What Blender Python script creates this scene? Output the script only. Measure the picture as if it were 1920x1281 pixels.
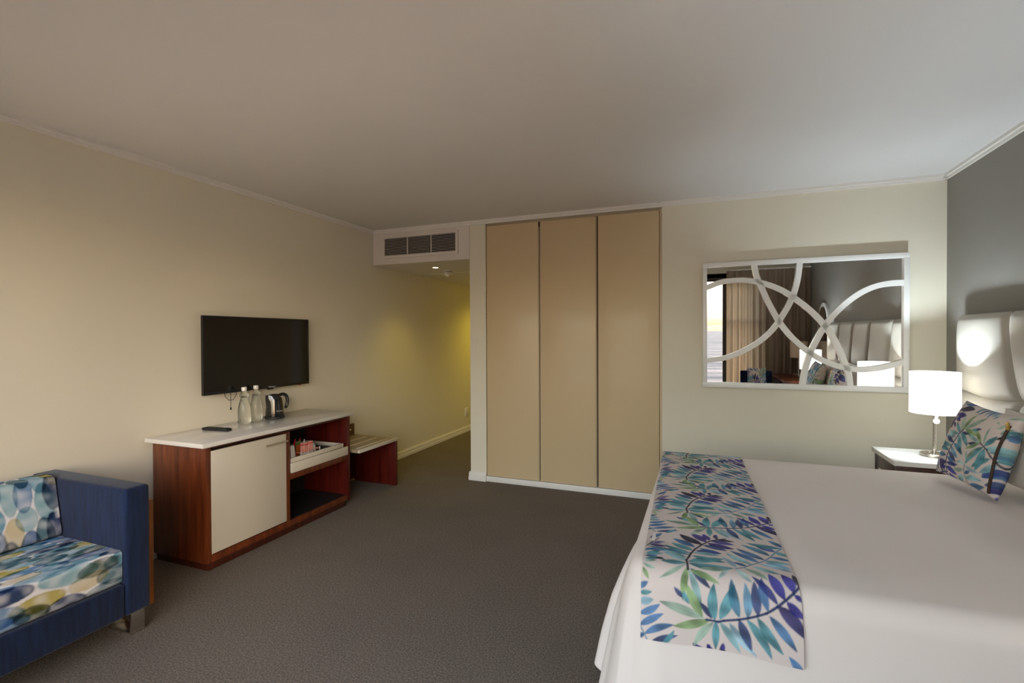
import bpy, bmesh, math, random
import numpy as np
from mathutils import Vector, Matrix

for _o in list(bpy.data.objects):
    bpy.data.objects.remove(_o)
sc = bpy.context.scene
C = sc.collection

# ------------------------------------------------------------------ camera
CAM_F, CAM_YAW, CAM_PITCH, CAM_ROLL, CAM_H = 917.7, 21.25, -0.564, -0.244, 1.389
_y, _p, _r = (math.radians(a) for a in (CAM_YAW, CAM_PITCH, CAM_ROLL))
_d = Vector((-math.sin(_y), math.cos(_y), 0)); _rt = Vector((math.cos(_y), math.sin(_y), 0)); _up = Vector((0, 0, 1))
_d, _up = _d * math.cos(_p) + _up * math.sin(_p), _up * math.cos(_p) - _d * math.sin(_p)
_rt, _up = _rt * math.cos(_r) + _up * math.sin(_r), _up * math.cos(_r) - _rt * math.sin(_r)
cam_data = bpy.data.cameras.new('camera')
cam_data.sensor_fit = 'HORIZONTAL'; cam_data.sensor_width = 36.0
cam_data.lens = CAM_F * 36.0 / 1920.0
cam_data.clip_start = 0.02; cam_data.clip_end = 6000
cam = bpy.data.objects.new('camera', cam_data); C.objects.link(cam)
cam.matrix_world = Matrix(((_rt.x, _up.x, -_d.x, 0), (_rt.y, _up.y, -_d.y, 0), (_rt.z, _up.z, -_d.z, CAM_H), (0, 0, 0, 1)))
sc.camera = cam

# ------------------------------------------------------------------ view, world, window light
sc.view_settings.view_transform = 'Standard'
sc.view_settings.look = 'None'
sc.view_settings.gamma = 1.0
sc.view_settings.use_curve_mapping = False
sc.view_settings.exposure = 0.22
SKY = 2.5           # evening sky brightness
SUN_EL, SUN_AZ = 25.0, 95.0   # hazy evening sun off to the side of the window
LAMP_W = 50.0       # bedside lamp bulbs, watts
HALL_W = 14.0       # hall downlight and the added one behind it
sc.cycles.use_denoising = True
sc.cycles.max_bounces = 10
sc.cycles.diffuse_bounces = 6
sc.cycles.glossy_bounces = 5
sc.cycles.transmission_bounces = 8
sc.cycles.transparent_max_bounces = 12
sc.cycles.sample_clamp_indirect = 6.0

wd = bpy.data.worlds.new('evening_sky'); sc.world = wd; wd.use_nodes = True
nt = wd.node_tree; nt.nodes.clear()
_sky = nt.nodes.new('ShaderNodeTexSky'); _sky.sky_type = 'NISHITA'; _sky.sun_disc = False
_sky.sun_elevation = math.radians(SUN_EL); _sky.sun_rotation = math.radians(SUN_AZ)
_sky.air_density = 1.0; _sky.dust_density = 4.0; _sky.ozone_density = 1.0; _sky.altitude = 10
_bg = nt.nodes.new('ShaderNodeBackground'); _ow = nt.nodes.new('ShaderNodeOutputWorld')
_wb = nt.nodes.new('ShaderNodeMix'); _wb.data_type = 'RGBA'; _wb.blend_type = 'MULTIPLY'; _wb.inputs[0].default_value = 1.0; _wb.inputs[7].default_value = (1.0, 0.85, 0.71, 1)
nt.links.new(_sky.outputs[0], _wb.inputs[6]); nt.links.new(_wb.outputs[2], _bg.inputs[0]); nt.links.new(_bg.outputs[0], _ow.inputs[0])
_bg.inputs['Strength'].default_value = SKY

# room extents (metres): camera stands at x=0, y=0
XL, XR, YB, YF_, ZC, ZB = -3.231, 1.588, 4.282, -0.42, 2.506, 2.468
HX, HZ, HY = -2.10, 2.145, 7.4          # hall: right side, ceiling, end
WX0, WX1, WZ0, WZ1 = -3.15, 0.90, 0.05, 2.30   # window opening

_pl = bpy.data.lights.new('window_portal', 'AREA'); _pl.shape = 'RECTANGLE'
_pl.size = WX1 - WX0; _pl.size_y = WZ1 - WZ0; _pl.cycles.is_portal = True
_po = bpy.data.objects.new('window_portal', _pl); C.objects.link(_po)
_po.location = ((WX0 + WX1) / 2, YF_ - 0.12, (WZ0 + WZ1) / 2); _po.rotation_euler = (math.radians(90), 0, 0)
_po.rotation_euler = (math.radians(-90), 0, math.radians(180))
_po['kind'] = 'helper'

# ------------------------------------------------------------------ material helpers
def lin(h):
    h = h.lstrip('#'); v = [int(h[i:i + 2], 16) / 255 for i in (0, 2, 4)]
    return tuple(c / 12.92 if c <= 0.04045 else ((c + 0.055) / 1.055) ** 2.4 for c in v)

class NT:
    def __init__(s, name):
        s.m = bpy.data.materials.new(name); s.m.use_nodes = True; s.t = s.m.node_tree
        s.b = s.t.nodes.get('Principled BSDF'); s.o = s.t.nodes.get('Material Output')
    def n(s, typ, **kw):
        nd = s.t.nodes.new(typ)
        for k, v in kw.items():
            if k in nd.inputs.keys(): nd.inputs[k].default_value = v
            else: setattr(nd, k, v)
        return nd
    def l(s, a, b): s.t.links.new(a, b)

def plain(name, col, rough=0.6, metal=0.0, var=0.0, vscale=3.0, bump=0.0, bscale=200.0, spec=0.5, coat=0.0):
    N = NT(name); b = N.b
    b.inputs['Roughness'].default_value = rough; b.inputs['Metallic'].default_value = metal
    b.inputs['Specular IOR Level'].default_value = spec; b.inputs['Coat Weight'].default_value = coat
    b.inputs['Coat Roughness'].default_value = 0.1
    tc = N.n('ShaderNodeTexCoord')
    if var > 0:
        nz = N.n('ShaderNodeTexNoise', Scale=vscale, Detail=4.0); N.l(tc.outputs['Object'], nz.inputs['Vector'])
        mx = N.n('ShaderNodeMix', data_type='RGBA')
        mx.inputs[6].default_value = tuple(c * (1 - var) for c in col) + (1,)
        mx.inputs[7].default_value = tuple(min(1, c * (1 + var)) for c in col) + (1,)
        N.l(nz.outputs['Fac'], mx.inputs[0]); N.l(mx.outputs[2], b.inputs['Base Color'])
    else:
        b.inputs['Base Color'].default_value = tuple(col) + (1,)
    if bump > 0:
        n2 = N.n('ShaderNodeTexNoise', Scale=bscale, Detail=3.0); N.l(tc.outputs['Object'], n2.inputs['Vector'])
        bp = N.n('ShaderNodeBump', Strength=bump, Distance=0.002); N.l(n2.outputs['Fac'], bp.inputs['Height']); N.l(bp.outputs[0], b.inputs['Normal'])
    return N.m

def wood(name, dark, light, scale=(30, 30, 2.2), rough=0.32):
    N = NT(name); b = N.b; b.inputs['Roughness'].default_value = rough
    tc = N.n('ShaderNodeTexCoord'); mp = N.n('ShaderNodeMapping'); mp.inputs['Scale'].default_value = scale
    nz = N.n('ShaderNodeTexNoise', Scale=1.0, Detail=7.0, Roughness=0.65, Distortion=0.6); rp = N.n('ShaderNodeValToRGB')
    N.l(tc.outputs['Object'], mp.inputs[0]); N.l(mp.outputs[0], nz.inputs['Vector']); N.l(nz.outputs['Fac'], rp.inputs[0])
    e = rp.color_ramp.elements; e[0].position = 0.3; e[0].color = dark + (1,); e[1].position = 0.72; e[1].color = light + (1,)
    N.l(rp.outputs[0], b.inputs['Base Color'])
    bp = N.n('ShaderNodeBump', Strength=0.06, Distance=0.001); N.l(nz.outputs['Fac'], bp.inputs['Height']); N.l(bp.outputs[0], b.inputs['Normal'])
    return N.m

def carpet():
    N = NT('carpet'); b = N.b; b.inputs['Roughness'].default_value = 0.95; b.inputs['Specular IOR Level'].default_value = 0.1
    tc = N.n('ShaderNodeTexCoord')
    a = N.n('ShaderNodeTexNoise', Scale=125.0, Detail=5.0, Roughness=0.85); v = N.n('ShaderNodeTexVoronoi', Scale=260.0)
    w = N.n('ShaderNodeTexNoise', Scale=2.2, Detail=3.0)
    for q in (a, v, w): N.l(tc.outputs['Object'], q.inputs['Vector'])
    rp = N.n('ShaderNodeValToRGB'); e = rp.color_ramp.elements
    e[0].position = 0.33; e[0].color = (0.052, 0.044, 0.036, 1); e[1].position = 0.70; e[1].color = (0.36, 0.31, 0.26, 1)
    m = e.new(0.5); m.color = (0.165, 0.138, 0.112, 1)
    N.l(a.outputs['Fac'], rp.inputs[0])
    mx = N.n('ShaderNodeMix', data_type='RGBA', blend_type='MULTIPLY'); mx.inputs[0].default_value = 1.0
    r2 = N.n('ShaderNodeMapRange'); r2.inputs[3].default_value = 0.88; r2.inputs[4].default_value = 1.12
    N.l(w.outputs['Fac'], r2.inputs[0]); N.l(rp.outputs[0], mx.inputs[6]); N.l(r2.outputs[0], mx.inputs[7]); N.l(mx.outputs[2], b.inputs['Base Color'])
    bp = N.n('ShaderNodeBump', Strength=0.7, Distance=0.004); N.l(a.outputs['Fac'], bp.inputs['Height']); N.l(bp.outputs[0], b.inputs['Normal'])
    return N.m

def weave(name, dark, light, scale=420.0, rough=0.85):
    N = NT(name); b = N.b; b.inputs['Roughness'].default_value = rough; b.inputs['Specular IOR Level'].default_value = 0.2
    b.inputs['Sheen Weight'].default_value = 0.15
    tc = N.n('ShaderNodeTexCoord'); a = N.n('ShaderNodeTexNoise', Scale=scale, Detail=2.0)
    mp = N.n('ShaderNodeMapping'); mp.inputs['Scale'].default_value = (60, 60, 6); c = N.n('ShaderNodeTexNoise', Scale=1.0, Detail=4.0)
    N.l(tc.outputs['Object'], a.inputs['Vector']); N.l(tc.outputs['Object'], mp.inputs[0]); N.l(mp.outputs[0], c.inputs['Vector'])
    ad = N.n('ShaderNodeMath', operation='ADD'); N.l(a.outputs['Fac'], ad.inputs[0]); N.l(c.outputs['Fac'], ad.inputs[1])
    hf = N.n('ShaderNodeMath', operation='MULTIPLY'); hf.inputs[1].default_value = 0.5; N.l(ad.outputs[0], hf.inputs[0])
    rp = N.n('ShaderNodeValToRGB'); e = rp.color_ramp.elements
    e[0].position = 0.38; e[0].color = dark + (1,); e[1].position = 0.64; e[1].color = light + (1,)
    N.l(hf.outputs[0], rp.inputs[0]); N.l(rp.outputs[0], b.inputs['Base Color'])
    bp = N.n('ShaderNodeBump', Strength=0.35, Distance=0.002); N.l(a.outputs['Fac'], bp.inputs['Height']); N.l(bp.outputs[0], b.inputs['Normal'])
    return N.m

def printed(name, rough=0.8):
    N = NT(name); b = N.b; b.inputs['Roughness'].default_value = rough; b.inputs['Specular IOR Level'].default_value = 0.15
    at = N.n('ShaderNodeAttribute', attribute_name='print'); N.l(at.outputs['Color'], b.inputs['Base Color'])
    tc = N.n('ShaderNodeTexCoord'); a = N.n('ShaderNodeTexNoise', Scale=500.0, Detail=2.0); N.l(tc.outputs['Object'], a.inputs['Vector'])
    bp = N.n('ShaderNodeBump', Strength=0.2, Distance=0.001); N.l(a.outputs['Fac'], bp.inputs['Height']); N.l(bp.outputs[0], b.inputs['Normal'])
    return N.m

def cloth(name, col, wr_scale=2.5, wr=0.35, fine=0.1, sheen=0.1):
    N = NT(name); b = N.b; b.inputs['Roughness'].default_value = 0.85; b.inputs['Specular IOR Level'].default_value = 0.2
    b.inputs['Base Color'].default_value = col + (1,); b.inputs['Sheen Weight'].default_value = sheen
    tc = N.n('ShaderNodeTexCoord'); a = N.n('ShaderNodeTexNoise', Scale=wr_scale, Detail=4.0, Distortion=0.8); f = N.n('ShaderNodeTexNoise', Scale=350.0, Detail=2.0)
    N.l(tc.outputs['Object'], a.inputs['Vector']); N.l(tc.outputs['Object'], f.inputs['Vector'])
    b1 = N.n('ShaderNodeBump', Strength=wr, Distance=0.02); b2 = N.n('ShaderNodeBump', Strength=fine, Distance=0.001)
    N.l(a.outputs['Fac'], b1.inputs['Height']); N.l(f.outputs['Fac'], b2.inputs['Height']); N.l(b1.outputs[0], b2.inputs['Normal']); N.l(b2.outputs[0], b.inputs['Normal'])
    return N.m

def leather(name, col):
    N = NT(name); b = N.b; b.inputs['Roughness'].default_value = 0.42; b.inputs['Base Color'].default_value = col + (1,)
    tc = N.n('ShaderNodeTexCoord'); a = N.n('ShaderNodeTexVoronoi', Scale=420.0); c = N.n('ShaderNodeTexNoise', Scale=9.0, Detail=4.0)
    N.l(tc.outputs['Object'], a.inputs['Vector']); N.l(tc.outputs['Object'], c.inputs['Vector'])
    b1 = N.n('ShaderNodeBump', Strength=0.12, Distance=0.001); b2 = N.n('ShaderNodeBump', Strength=0.12, Distance=0.01)
    N.l(a.outputs['Distance'], b1.inputs['Height']); N.l(c.outputs['Fac'], b2.inputs['Height']); N.l(b1.outputs[0], b2.inputs['Normal']); N.l(b2.outputs[0], b.inputs['Normal'])
    return N.m

def emit(name, col, s):
    N = NT(name); e = N.n('ShaderNodeEmission'); e.inputs[0].default_value = col + (1,); e.inputs[1].default_value = s
    N.l(e.outputs[0], N.o.inputs[0]); return N.m

def pane(name, gl=0.06):
    N = NT(name); t = N.n('ShaderNodeBsdfTransparent'); g = N.n('ShaderNodeBsdfGlossy'); g.inputs['Roughness'].default_value = 0.02
    f = N.n('ShaderNodeFresnel', IOR=1.3); m = N.n('ShaderNodeMixShader')
    N.l(f.outputs[0], m.inputs[0]); N.l(t.outputs[0], m.inputs[1]); N.l(g.outputs[0], m.inputs[2]); N.l(m.outputs[0], N.o.inputs[0]); return N.m

def shade_mat(name, col, em):
    N = NT(name); d = N.n('ShaderNodeBsdfDiffuse'); d.inputs[0].default_value = col + (1,)
    t = N.n('ShaderNodeBsdfTranslucent'); t.inputs[0].default_value = col + (1,); m = N.n('ShaderNodeMixShader'); m.inputs[0].default_value = 0.25
    N.l(d.outputs[0], m.inputs[1]); N.l(t.outputs[0], m.inputs[2])
    if em > 0:
        e = N.n('ShaderNodeEmission'); e.inputs[0].default_value = (1.0, 0.99, 0.96, 1); e.inputs[1].default_value = em
        a = N.n('ShaderNodeAddShader'); N.l(m.outputs[0], a.inputs[0]); N.l(e.outputs[0], a.inputs[1]); N.l(a.outputs[0], N.o.inputs[0])
    else: N.l(m.outputs[0], N.o.inputs[0])
    return N.m

def curtain_mat(name, col, tr):
    N = NT(name); d = N.n('ShaderNodeBsdfDiffuse'); d.inputs[0].default_value = col + (1,)
    t = N.n('ShaderNodeBsdfTranslucent'); t.inputs[0].default_value = (0.60, 0.47, 0.31, 1); m = N.n('ShaderNodeMixShader'); m.inputs[0].default_value = tr
    N.l(d.outputs[0], m.inputs[1]); N.l(t.outputs[0], m.inputs[2]); N.l(m.outputs[0], N.o.inputs[0]); return N.m

def glassy(name, col=(1, 1, 1), ior=1.33, rough=0.0):
    N = NT(name); b = N.b; b.inputs['Transmission Weight'].default_value = 1.0; b.inputs['IOR'].default_value = ior
    b.inputs['Roughness'].default_value = rough; b.inputs['Base Color'].default_value = col + (1,); return N.m

def sea_mat():
    N = NT('sea_water'); b = N.b; b.inputs['Roughness'].default_value = 0.5; b.inputs['Specular IOR Level'].default_value = 0.04
    tc = N.n('ShaderNodeTexCoord'); mp = N.n('ShaderNodeMapping'); mp.inputs['Scale'].default_value = (0.02, 0.11, 1)
    nz = N.n('ShaderNodeTexNoise', Scale=1.0, Detail=6.0, Roughness=0.6); N.l(tc.outputs['Object'], mp.inputs[0]); N.l(mp.outputs[0], nz.inputs['Vector'])
    rp = N.n('ShaderNodeValToRGB'); e = rp.color_ramp.elements
    e[0].position = 0.42; e[0].color = (0.006, 0.006, 0.010, 1); e[1].position = 0.66; e[1].color = (0.085, 0.08, 0.085, 1)
    N.l(nz.outputs['Fac'], rp.inputs[0]); N.l(rp.outputs[0], b.inputs['Base Color'])
    bp = N.n('ShaderNodeBump', Strength=0.8, Distance=1.5); N.l(nz.outputs['Fac'], bp.inputs['Height']); N.l(bp.outputs[0], b.inputs['Normal']); return N.m

M = dict(
    wall=plain('cream_wall_paint', (0.74, 0.69, 0.56), 0.75, var=0.03, vscale=1.5, bump=0.05, bscale=260),
    wall_grey=plain('grey_wall_paint', (0.25, 0.235, 0.21), 0.75, var=0.03, vscale=1.5, bump=0.05, bscale=260),
    ceiling=plain('ceiling_paint', (0.67, 0.65, 0.63), 0.85, var=0.02, vscale=1.0, bump=0.04, bscale=220),
    white=plain('white_trim_paint', (0.78, 0.75, 0.70), 0.45, bump=0.04, bscale=120),
    soffit=plain('white_soffit_paint', (0.72, 0.66, 0.60), 0.6, bump=0.04, bscale=160),
    door=plain('beige_door_lacquer', (0.62, 0.48, 0.29), 0.40, var=0.02, vscale=1.2, bump=0.05, bscale=35, coat=0.1),
    door_edge=plain('beige_door_edging', (0.42, 0.34, 0.23), 0.45),
    gap=plain('dark_gap', (0.02, 0.014, 0.01), 0.9),
    carpet=carpet(),
    mahog=wood('mahogany_veneer', (0.045, 0.008, 0.003), (0.20, 0.046, 0.010)),
    mahog_red=wood('red_mahogany_veneer', (0.030, 0.002, 0.0015), (0.12, 0.011, 0.006)),
    mahog_dark=wood('dark_mahogany_veneer', (0.02, 0.004, 0.002), (0.07, 0.015, 0.006)),
    oak=wood('orange_oak', (0.30, 0.09, 0.02), (0.50, 0.17, 0.035)),
    quartz=plain('white_quartz', (0.68, 0.65, 0.60), 0.12, var=0.02, vscale=14),
    cabwhite=plain('white_cabinet_lacquer', (0.60, 0.545, 0.44), 0.35, bump=0.03, bscale=80),
    tan=plain('tan_bench_top', (0.30, 0.235, 0.14), 0.4, var=0.05, vscale=12),
    strip=plain('pale_metal_strip', (0.72, 0.66, 0.52), 0.35, metal=0.3),
    brass=plain('brass', (0.70, 0.48, 0.14), 0.3, metal=1.0),
    handle=plain('champagne_metal', (0.66, 0.58, 0.42), 0.3, metal=0.8),
    nickel=plain('brushed_nickel', (0.62, 0.58, 0.52), 0.25, metal=1.0, var=0.05, vscale=60),
    chrome=plain('chrome', (0.85, 0.85, 0.85), 0.08, metal=1.0),
    screen=plain('television_screen', (0.004, 0.004, 0.004), 0.10, spec=0.5),
    black=plain('black_plastic', (0.006, 0.006, 0.006), 0.28),
    blackgloss=plain('black_gloss_plastic', (0.004, 0.004, 0.004), 0.10, coat=0.4),
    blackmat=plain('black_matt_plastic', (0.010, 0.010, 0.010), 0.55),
    grey=plain('grey_print', (0.55, 0.55, 0.55), 0.5),
    glass=pane('window_glass'),
    water=glassy('water_bottle_glass', (0.97, 0.99, 0.96), 1.30),
    mirror=plain('mirror_silver', (0.88, 0.87, 0.85), 0.004, metal=1.0),
    framewhite=plain('white_lacquer_frame', (0.80, 0.79, 0.76), 0.35),
    duvet=cloth('white_duvet_cotton', (0.785, 0.705, 0.65), 1.6, 0.22, 0.08),
    sheet=cloth('pale_pink_sheet', (0.66, 0.56, 0.50), 4.0, 0.4, 0.08),
    pillow=cloth('white_pillow_cotton', (0.78, 0.75, 0.71), 5.0, 0.4, 0.08),
    pillow2=cloth('cream_pillow_cotton', (0.66, 0.57, 0.49), 5.0, 0.4, 0.08),
    leather=leather('pearl_leatherette', (0.40, 0.37, 0.32)),
    navy=weave('navy_upholstery', (0.0015, 0.005, 0.021), (0.007, 0.019, 0.062)),
    leaf=printed('leaf_print_cotton'),
    pebble=printed('watercolour_oval_print'),
    curtain=curtain_mat('taupe_curtain', (0.34, 0.27, 0.22), 0.36),
    alu=plain('dark_window_aluminium', (0.05, 0.042, 0.035), 0.4, metal=0.5),
    tile=plain('pale_bounce_slab', (0.70, 0.66, 0.60), 0.5, var=0.05, vscale=4),  # for the added slab outside that bounces skylight in
    sea=sea_mat(),
    hill=plain('hazy_hill', (0.16, 0.10, 0.07), 0.9, var=0.2, vscale=0.01),
    shade=shade_mat('lit_lamp_shade', (0.85, 0.84, 0.80), 1.6),
    shade_off=shade_mat('unlit_lamp_shade', (0.80, 0.66, 0.50), 0.0),
    ceramic=plain('white_ceramic', (0.75, 0.72, 0.65), 0.15),
    red=plain('red_foil', (0.50, 0.03, 0.04), 0.4), pink=plain('pink_card', (0.75, 0.32, 0.26), 0.6), orange=plain('orange_paper', (0.50, 0.11, 0.02), 0.6),
    green=plain('green_foil', (0.10, 0.16, 0.04), 0.5), paper=plain('white_paper', (0.72, 0.68, 0.64), 0.7),
    slot=plain('vent_black', (0.008, 0.007, 0.006), 0.9),
)

# ------------------------------------------------------------------ mesh helpers
def link(name, me, mat=None, parent=None, smooth=None):
    o = bpy.data.objects.new(name, me); C.objects.link(o)
    if mat is not None: me.materials.append(M[mat] if isinstance(mat, str) else mat)
    if smooth is not None:
        me.shade_smooth(); me.set_sharp_from_angle(angle=math.radians(smooth))
    if parent is not None: o.parent = parent
    return o
def tag(o, label=None, cat=None, group=None, kind=None):
    if label: o['label'] = label
    if cat: o['category'] = cat
    if group: o['group'] = group
    if kind: o['kind'] = kind
    return o
def thing(name, loc, label, cat, group=None, rz=0.0):
    o = bpy.data.objects.new(name, None); C.objects.link(o); o.location = loc; o.rotation_euler = (0, 0, rz)
    return tag(o, label, cat, group)
def copy_tree(o, parent=None):
    c = o.copy(); C.objects.link(c)
    if parent is not None: c.parent = parent
    for ch in list(o.children): copy_tree(ch, c)
    return c
class MB:
    def __init__(s): s.bm = bmesh.new()
    def box(s, x0, x1, y0, y1, z0, z1, bev=0.0, seg=2, mat=None):
        b = bmesh.new()
        bmesh.ops.create_cube(b, size=1.0)
        for v in b.verts: v.co = Vector(((x0 + x1) / 2 + v.co.x * (x1 - x0), (y0 + y1) / 2 + v.co.y * (y1 - y0), (z0 + z1) / 2 + v.co.z * (z1 - z0)))
        if bev > 0: bmesh.ops.bevel(b, geom=b.edges[:], offset=bev, segments=seg, profile=0.5, affect='EDGES')
        s.merge(b, mat); return s
    def merge(s, b, mat=None):
        if mat is not None: bmesh.ops.transform(b, matrix=mat, verts=b.verts)
        tmp = bpy.data.meshes.new('tmp'); b.to_mesh(tmp); b.free(); s.bm.from_mesh(tmp); bpy.data.meshes.remove(tmp)
    def faces(s, verts, faces):
        vs = [s.bm.verts.new(v) for v in verts]
        for f in faces: s.bm.faces.new([vs[i] for i in f])
        return s
    def lathe(s, prof, n=32, c=(0, 0, 0), cap0=True, cap1=True, mat=None):
        b = bmesh.new(); rings = []
        for r, z in prof: rings.append([b.verts.new((r * math.cos(2 * math.pi * k / n), r * math.sin(2 * math.pi * k / n), z)) for k in range(n)])
        for a, d in zip(rings, rings[1:]):
            for k in range(n): b.faces.new((a[k], a[(k + 1) % n], d[(k + 1) % n], d[k]))
        if cap0: b.faces.new(list(reversed(rings[0])))
        if cap1: b.faces.new(rings[-1])
        for v in b.verts: v.co += Vector(c)
        s.merge(b, mat); return s
    def tube(s, pts, r, n=10, cap=True):
        pts = [Vector(p) for p in pts]; b = bmesh.new(); rings = []
        rr = r if isinstance(r, (list, tuple)) else [r] * len(pts)
        up = None
        for i, p in enumerate(pts):
            t = (pts[min(i + 1, len(pts) - 1)] - pts[max(i - 1, 0)]).normalized()
            if up is None: up = Vector((0, 0, 1)) if abs(t.z) < 0.9 else Vector((1, 0, 0))
            a = t.cross(up).normalized(); up = a.cross(t).normalized()
            rings.append([b.verts.new(p + rr[i] * (a * math.cos(2 * math.pi * k / n) + up * math.sin(2 * math.pi * k / n))) for k in range(n)])
        for q, d in zip(rings, rings[1:]):
            for k in range(n): b.faces.new((q[k], q[(k + 1) % n], d[(k + 1) % n], d[k]))
        if cap: b.faces.new(list(reversed(rings[0]))); b.faces.new(rings[-1])
        s.merge(b); return s
    def prism(s, poly, h, frame):
        """extrude a 2-D outline (list of (u,v)) by h; frame(u,v,w)->xyz"""
        b = bmesh.new(); lo = [b.verts.new(frame(u, v, 0)) for u, v in poly]; hi = [b.verts.new(frame(u, v, h)) for u, v in poly]; n = len(poly)
        b.faces.new(lo); b.faces.new(list(reversed(hi)))
        for k in range(n): b.faces.new((lo[k], hi[k], hi[(k + 1) % n], lo[(k + 1) % n]))
        bmesh.ops.recalc_face_normals(b, faces=b.faces); s.merge(b); return s
    def obj(s, name, mat, parent=None, smooth=35, fix=False):
        if fix: bmesh.ops.recalc_face_normals(s.bm, faces=s.bm.faces)
        me = bpy.data.meshes.new(name); s.bm.to_mesh(me); s.bm.free()
        return link(name, me, mat, parent, smooth)
def B(name, mat, x0, x1, y0, y1, z0, z1, parent=None, bev=0.0, **kw):
    return MB().box(x0, x1, y0, y1, z0, z1, bev).obj(name, mat, parent)
def struct(o): o['kind'] = 'structure'; return o
def bez(pts, n=12):
    """Catmull-Rom through points"""
    P = [Vector(p) for p in pts]; out = []
    for i in range(len(P) - 1):
        a, b, c, d = P[max(i - 1, 0)], P[i], P[i + 1], P[min(i + 2, len(P) - 1)]
        for k in range(n):
            t = k / n
            out.append(0.5 * ((2 * b) + (c - a) * t + (2 * a - 5 * b + 4 * c - d) * t * t + (3 * b - a - 3 * c + d) * t ** 3))
    out.append(P[-1]); return out
def grid_mesh(name, V, col=None, mat=None, parent=None, wrap=False, caps=False, smooth=180):
    """V: (n,m,3) array of points; col: (n,m,3) linear print colours"""
    n, m = V.shape[:2]; idx = np.arange(n * m).reshape(n, m)
    a = idx[:-1, :-1].ravel(); b = idx[1:, :-1].ravel(); c = idx[1:, 1:].ravel(); d = idx[:-1, 1:].ravel()
    F = np.stack([a, b, c, d], 1)
    if wrap: F = np.concatenate([F, np.stack([idx[-1, :-1], idx[0, :-1], idx[0, 1:], idx[-1, 1:]], 1)])
    fl = F.tolist()
    if caps: fl.append(idx[:, 0].tolist()); fl.append(idx[::-1, -1].tolist())
    me = bpy.data.meshes.new(name); me.from_pydata(V.reshape(-1, 3).tolist(), [], fl)
    if col is not None:
        at = me.color_attributes.new('print', 'FLOAT_COLOR', 'POINT')
        at.data.foreach_set('color', np.concatenate([col.reshape(-1, 3), np.ones((n * m, 1))], 1).astype(np.float32).ravel())
    return link(name, me, mat, parent, smooth)

# ================================================================== THE ROOM
T = 0.12
struct(B('floor', 'carpet', XL - T, XR + T, YF_ - 0.25, HY + T, -0.1, 0.0))
struct(B('ceiling', 'ceiling', XL - T, XR + T, YF_ - 0.25, YB + 0.70, ZC, ZC + 0.1))
struct(B('ceiling_hall', 'ceiling', XL, HX, YB + 0.03, HY, HZ, HZ + 0.08))
struct(B('wall_left', 'wall', XL - T, XL, YF_ - 0.25, HY + T, 0, ZC))
struct(B('wall_right', 'wall_grey', XR, XR + T, YF_ - 0.25, YB + T, 0, ZC))
struct(B('wall_back', 'wall', -0.316, XR, YB, YB + T, 0, ZC))
struct(B('wall_column', 'wall', HX, -1.933, YB, YB + 0.62, 0, ZC))
struct(B('wall_hall_right', 'wall', HX, HX + 0.1, YB + 0.62, HY, 0, HZ + 0.08))
struct(B('wall_hall_end', 'wall', XL, HX + 0.1, HY, HY + T, 0, HZ + 0.08))
struct(B('wall_soffit', 'soffit', XL + 0.004, HX - 0.006, YB, YB + 0.028, HZ, ZC))
# front wall with the window opening
_w = MB()
_w.box(XL, WX0, YF_ - 0.2, YF_, 0, ZC); _w.box(WX1, XR, YF_ - 0.2, YF_, 0, ZC)
_w.box(WX0, WX1, YF_ - 0.2, YF_, WZ1, ZC); _w.box(WX0, WX1, YF_ - 0.2, YF_, 0, WZ0)
struct(_w.obj('wall_front', 'wall'))
# hall ceiling access panel: a thin bead across the ceiling
struct(B('trim_hall_panel', 'white', XL + 0.02, HX, 5.125, 5.14, HZ - 0.004, HZ + 0.01))

def cornice(name, p0, p1, n):
    """small two-step cornice along p0-p1, n = direction into the room"""
    p0 = Vector(p0); p1 = Vector(p1); n = Vector(n)
    mb = MB()
    for d, za, zb in ((0.026, ZC - 0.020, ZC + 0.002), (0.012, ZB, ZC - 0.0199)):
        vs = []
        for p in (p0, p1):
            for dd, z in ((0.0, za), (d, za), (d, zb), (0.0, zb)): vs.append((p.x + n.x * dd, p.y + n.y * dd, z))
        mb.faces(vs, [(0, 1, 2, 3), (7, 6, 5, 4), (0, 4, 5, 1), (1, 5, 6, 2), (2, 6, 7, 3), (3, 7, 4, 0)])
    return struct(mb.obj(name, 'white', fix=True))
cornice('trim_1', (XL, YF_, 0), (XL, YB, 0), (1, 0, 0))
cornice('trim_2', (XL, YB, 0), (XR, YB, 0), (0, -1, 0))
cornice('trim_3', (XR, YF_, 0), (XR, YB, 0), (-1, 0, 0))

def skirting(name, p0, p1, n, h=0.085):
    p0 = Vector(p0); p1 = Vector(p1); n = Vector(n)
    prof = [(0, 0), (0.020, 0), (0.020, h * 0.42), (0.014, h * 0.46), (0.017, h * 0.62), (0.015, h * 0.85), (0.008, h), (0, h)]
    vs = [(p.x + n.x * d, p.y + n.y * d, z) for p in (p0, p1) for d, z in prof]; k = len(prof)
    fs = [tuple(range(k)), tuple(range(2 * k - 1, k - 1, -1))] + [(i, i + k, (i + 1) % k + k, (i + 1) % k) for i in range(k)]
    return struct(MB().faces(vs, fs).obj(name, 'white', smooth=25, fix=True))
skirting('baseboard_left', (XL, YF_, 0), (XL, HY, 0), (1, 0, 0), 0.078)
skirting('baseboard_column', (HX - 0.012, YB, 0), (-1.933, YB, 0), (0, -1, 0), 0.082)
skirting('baseboard_hall', (HX, YB - 0.012, 0), (HX, HY, 0), (-1, 0, 0), 0.082)
skirting('baseboard_back', (-0.30, YB, 0), (XR, YB, 0), (0, -1, 0), 0.08)
skirting('baseboard_right', (XR, YF_, 0), (XR, YB, 0), (-1, 0, 0), 0.08)

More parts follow.
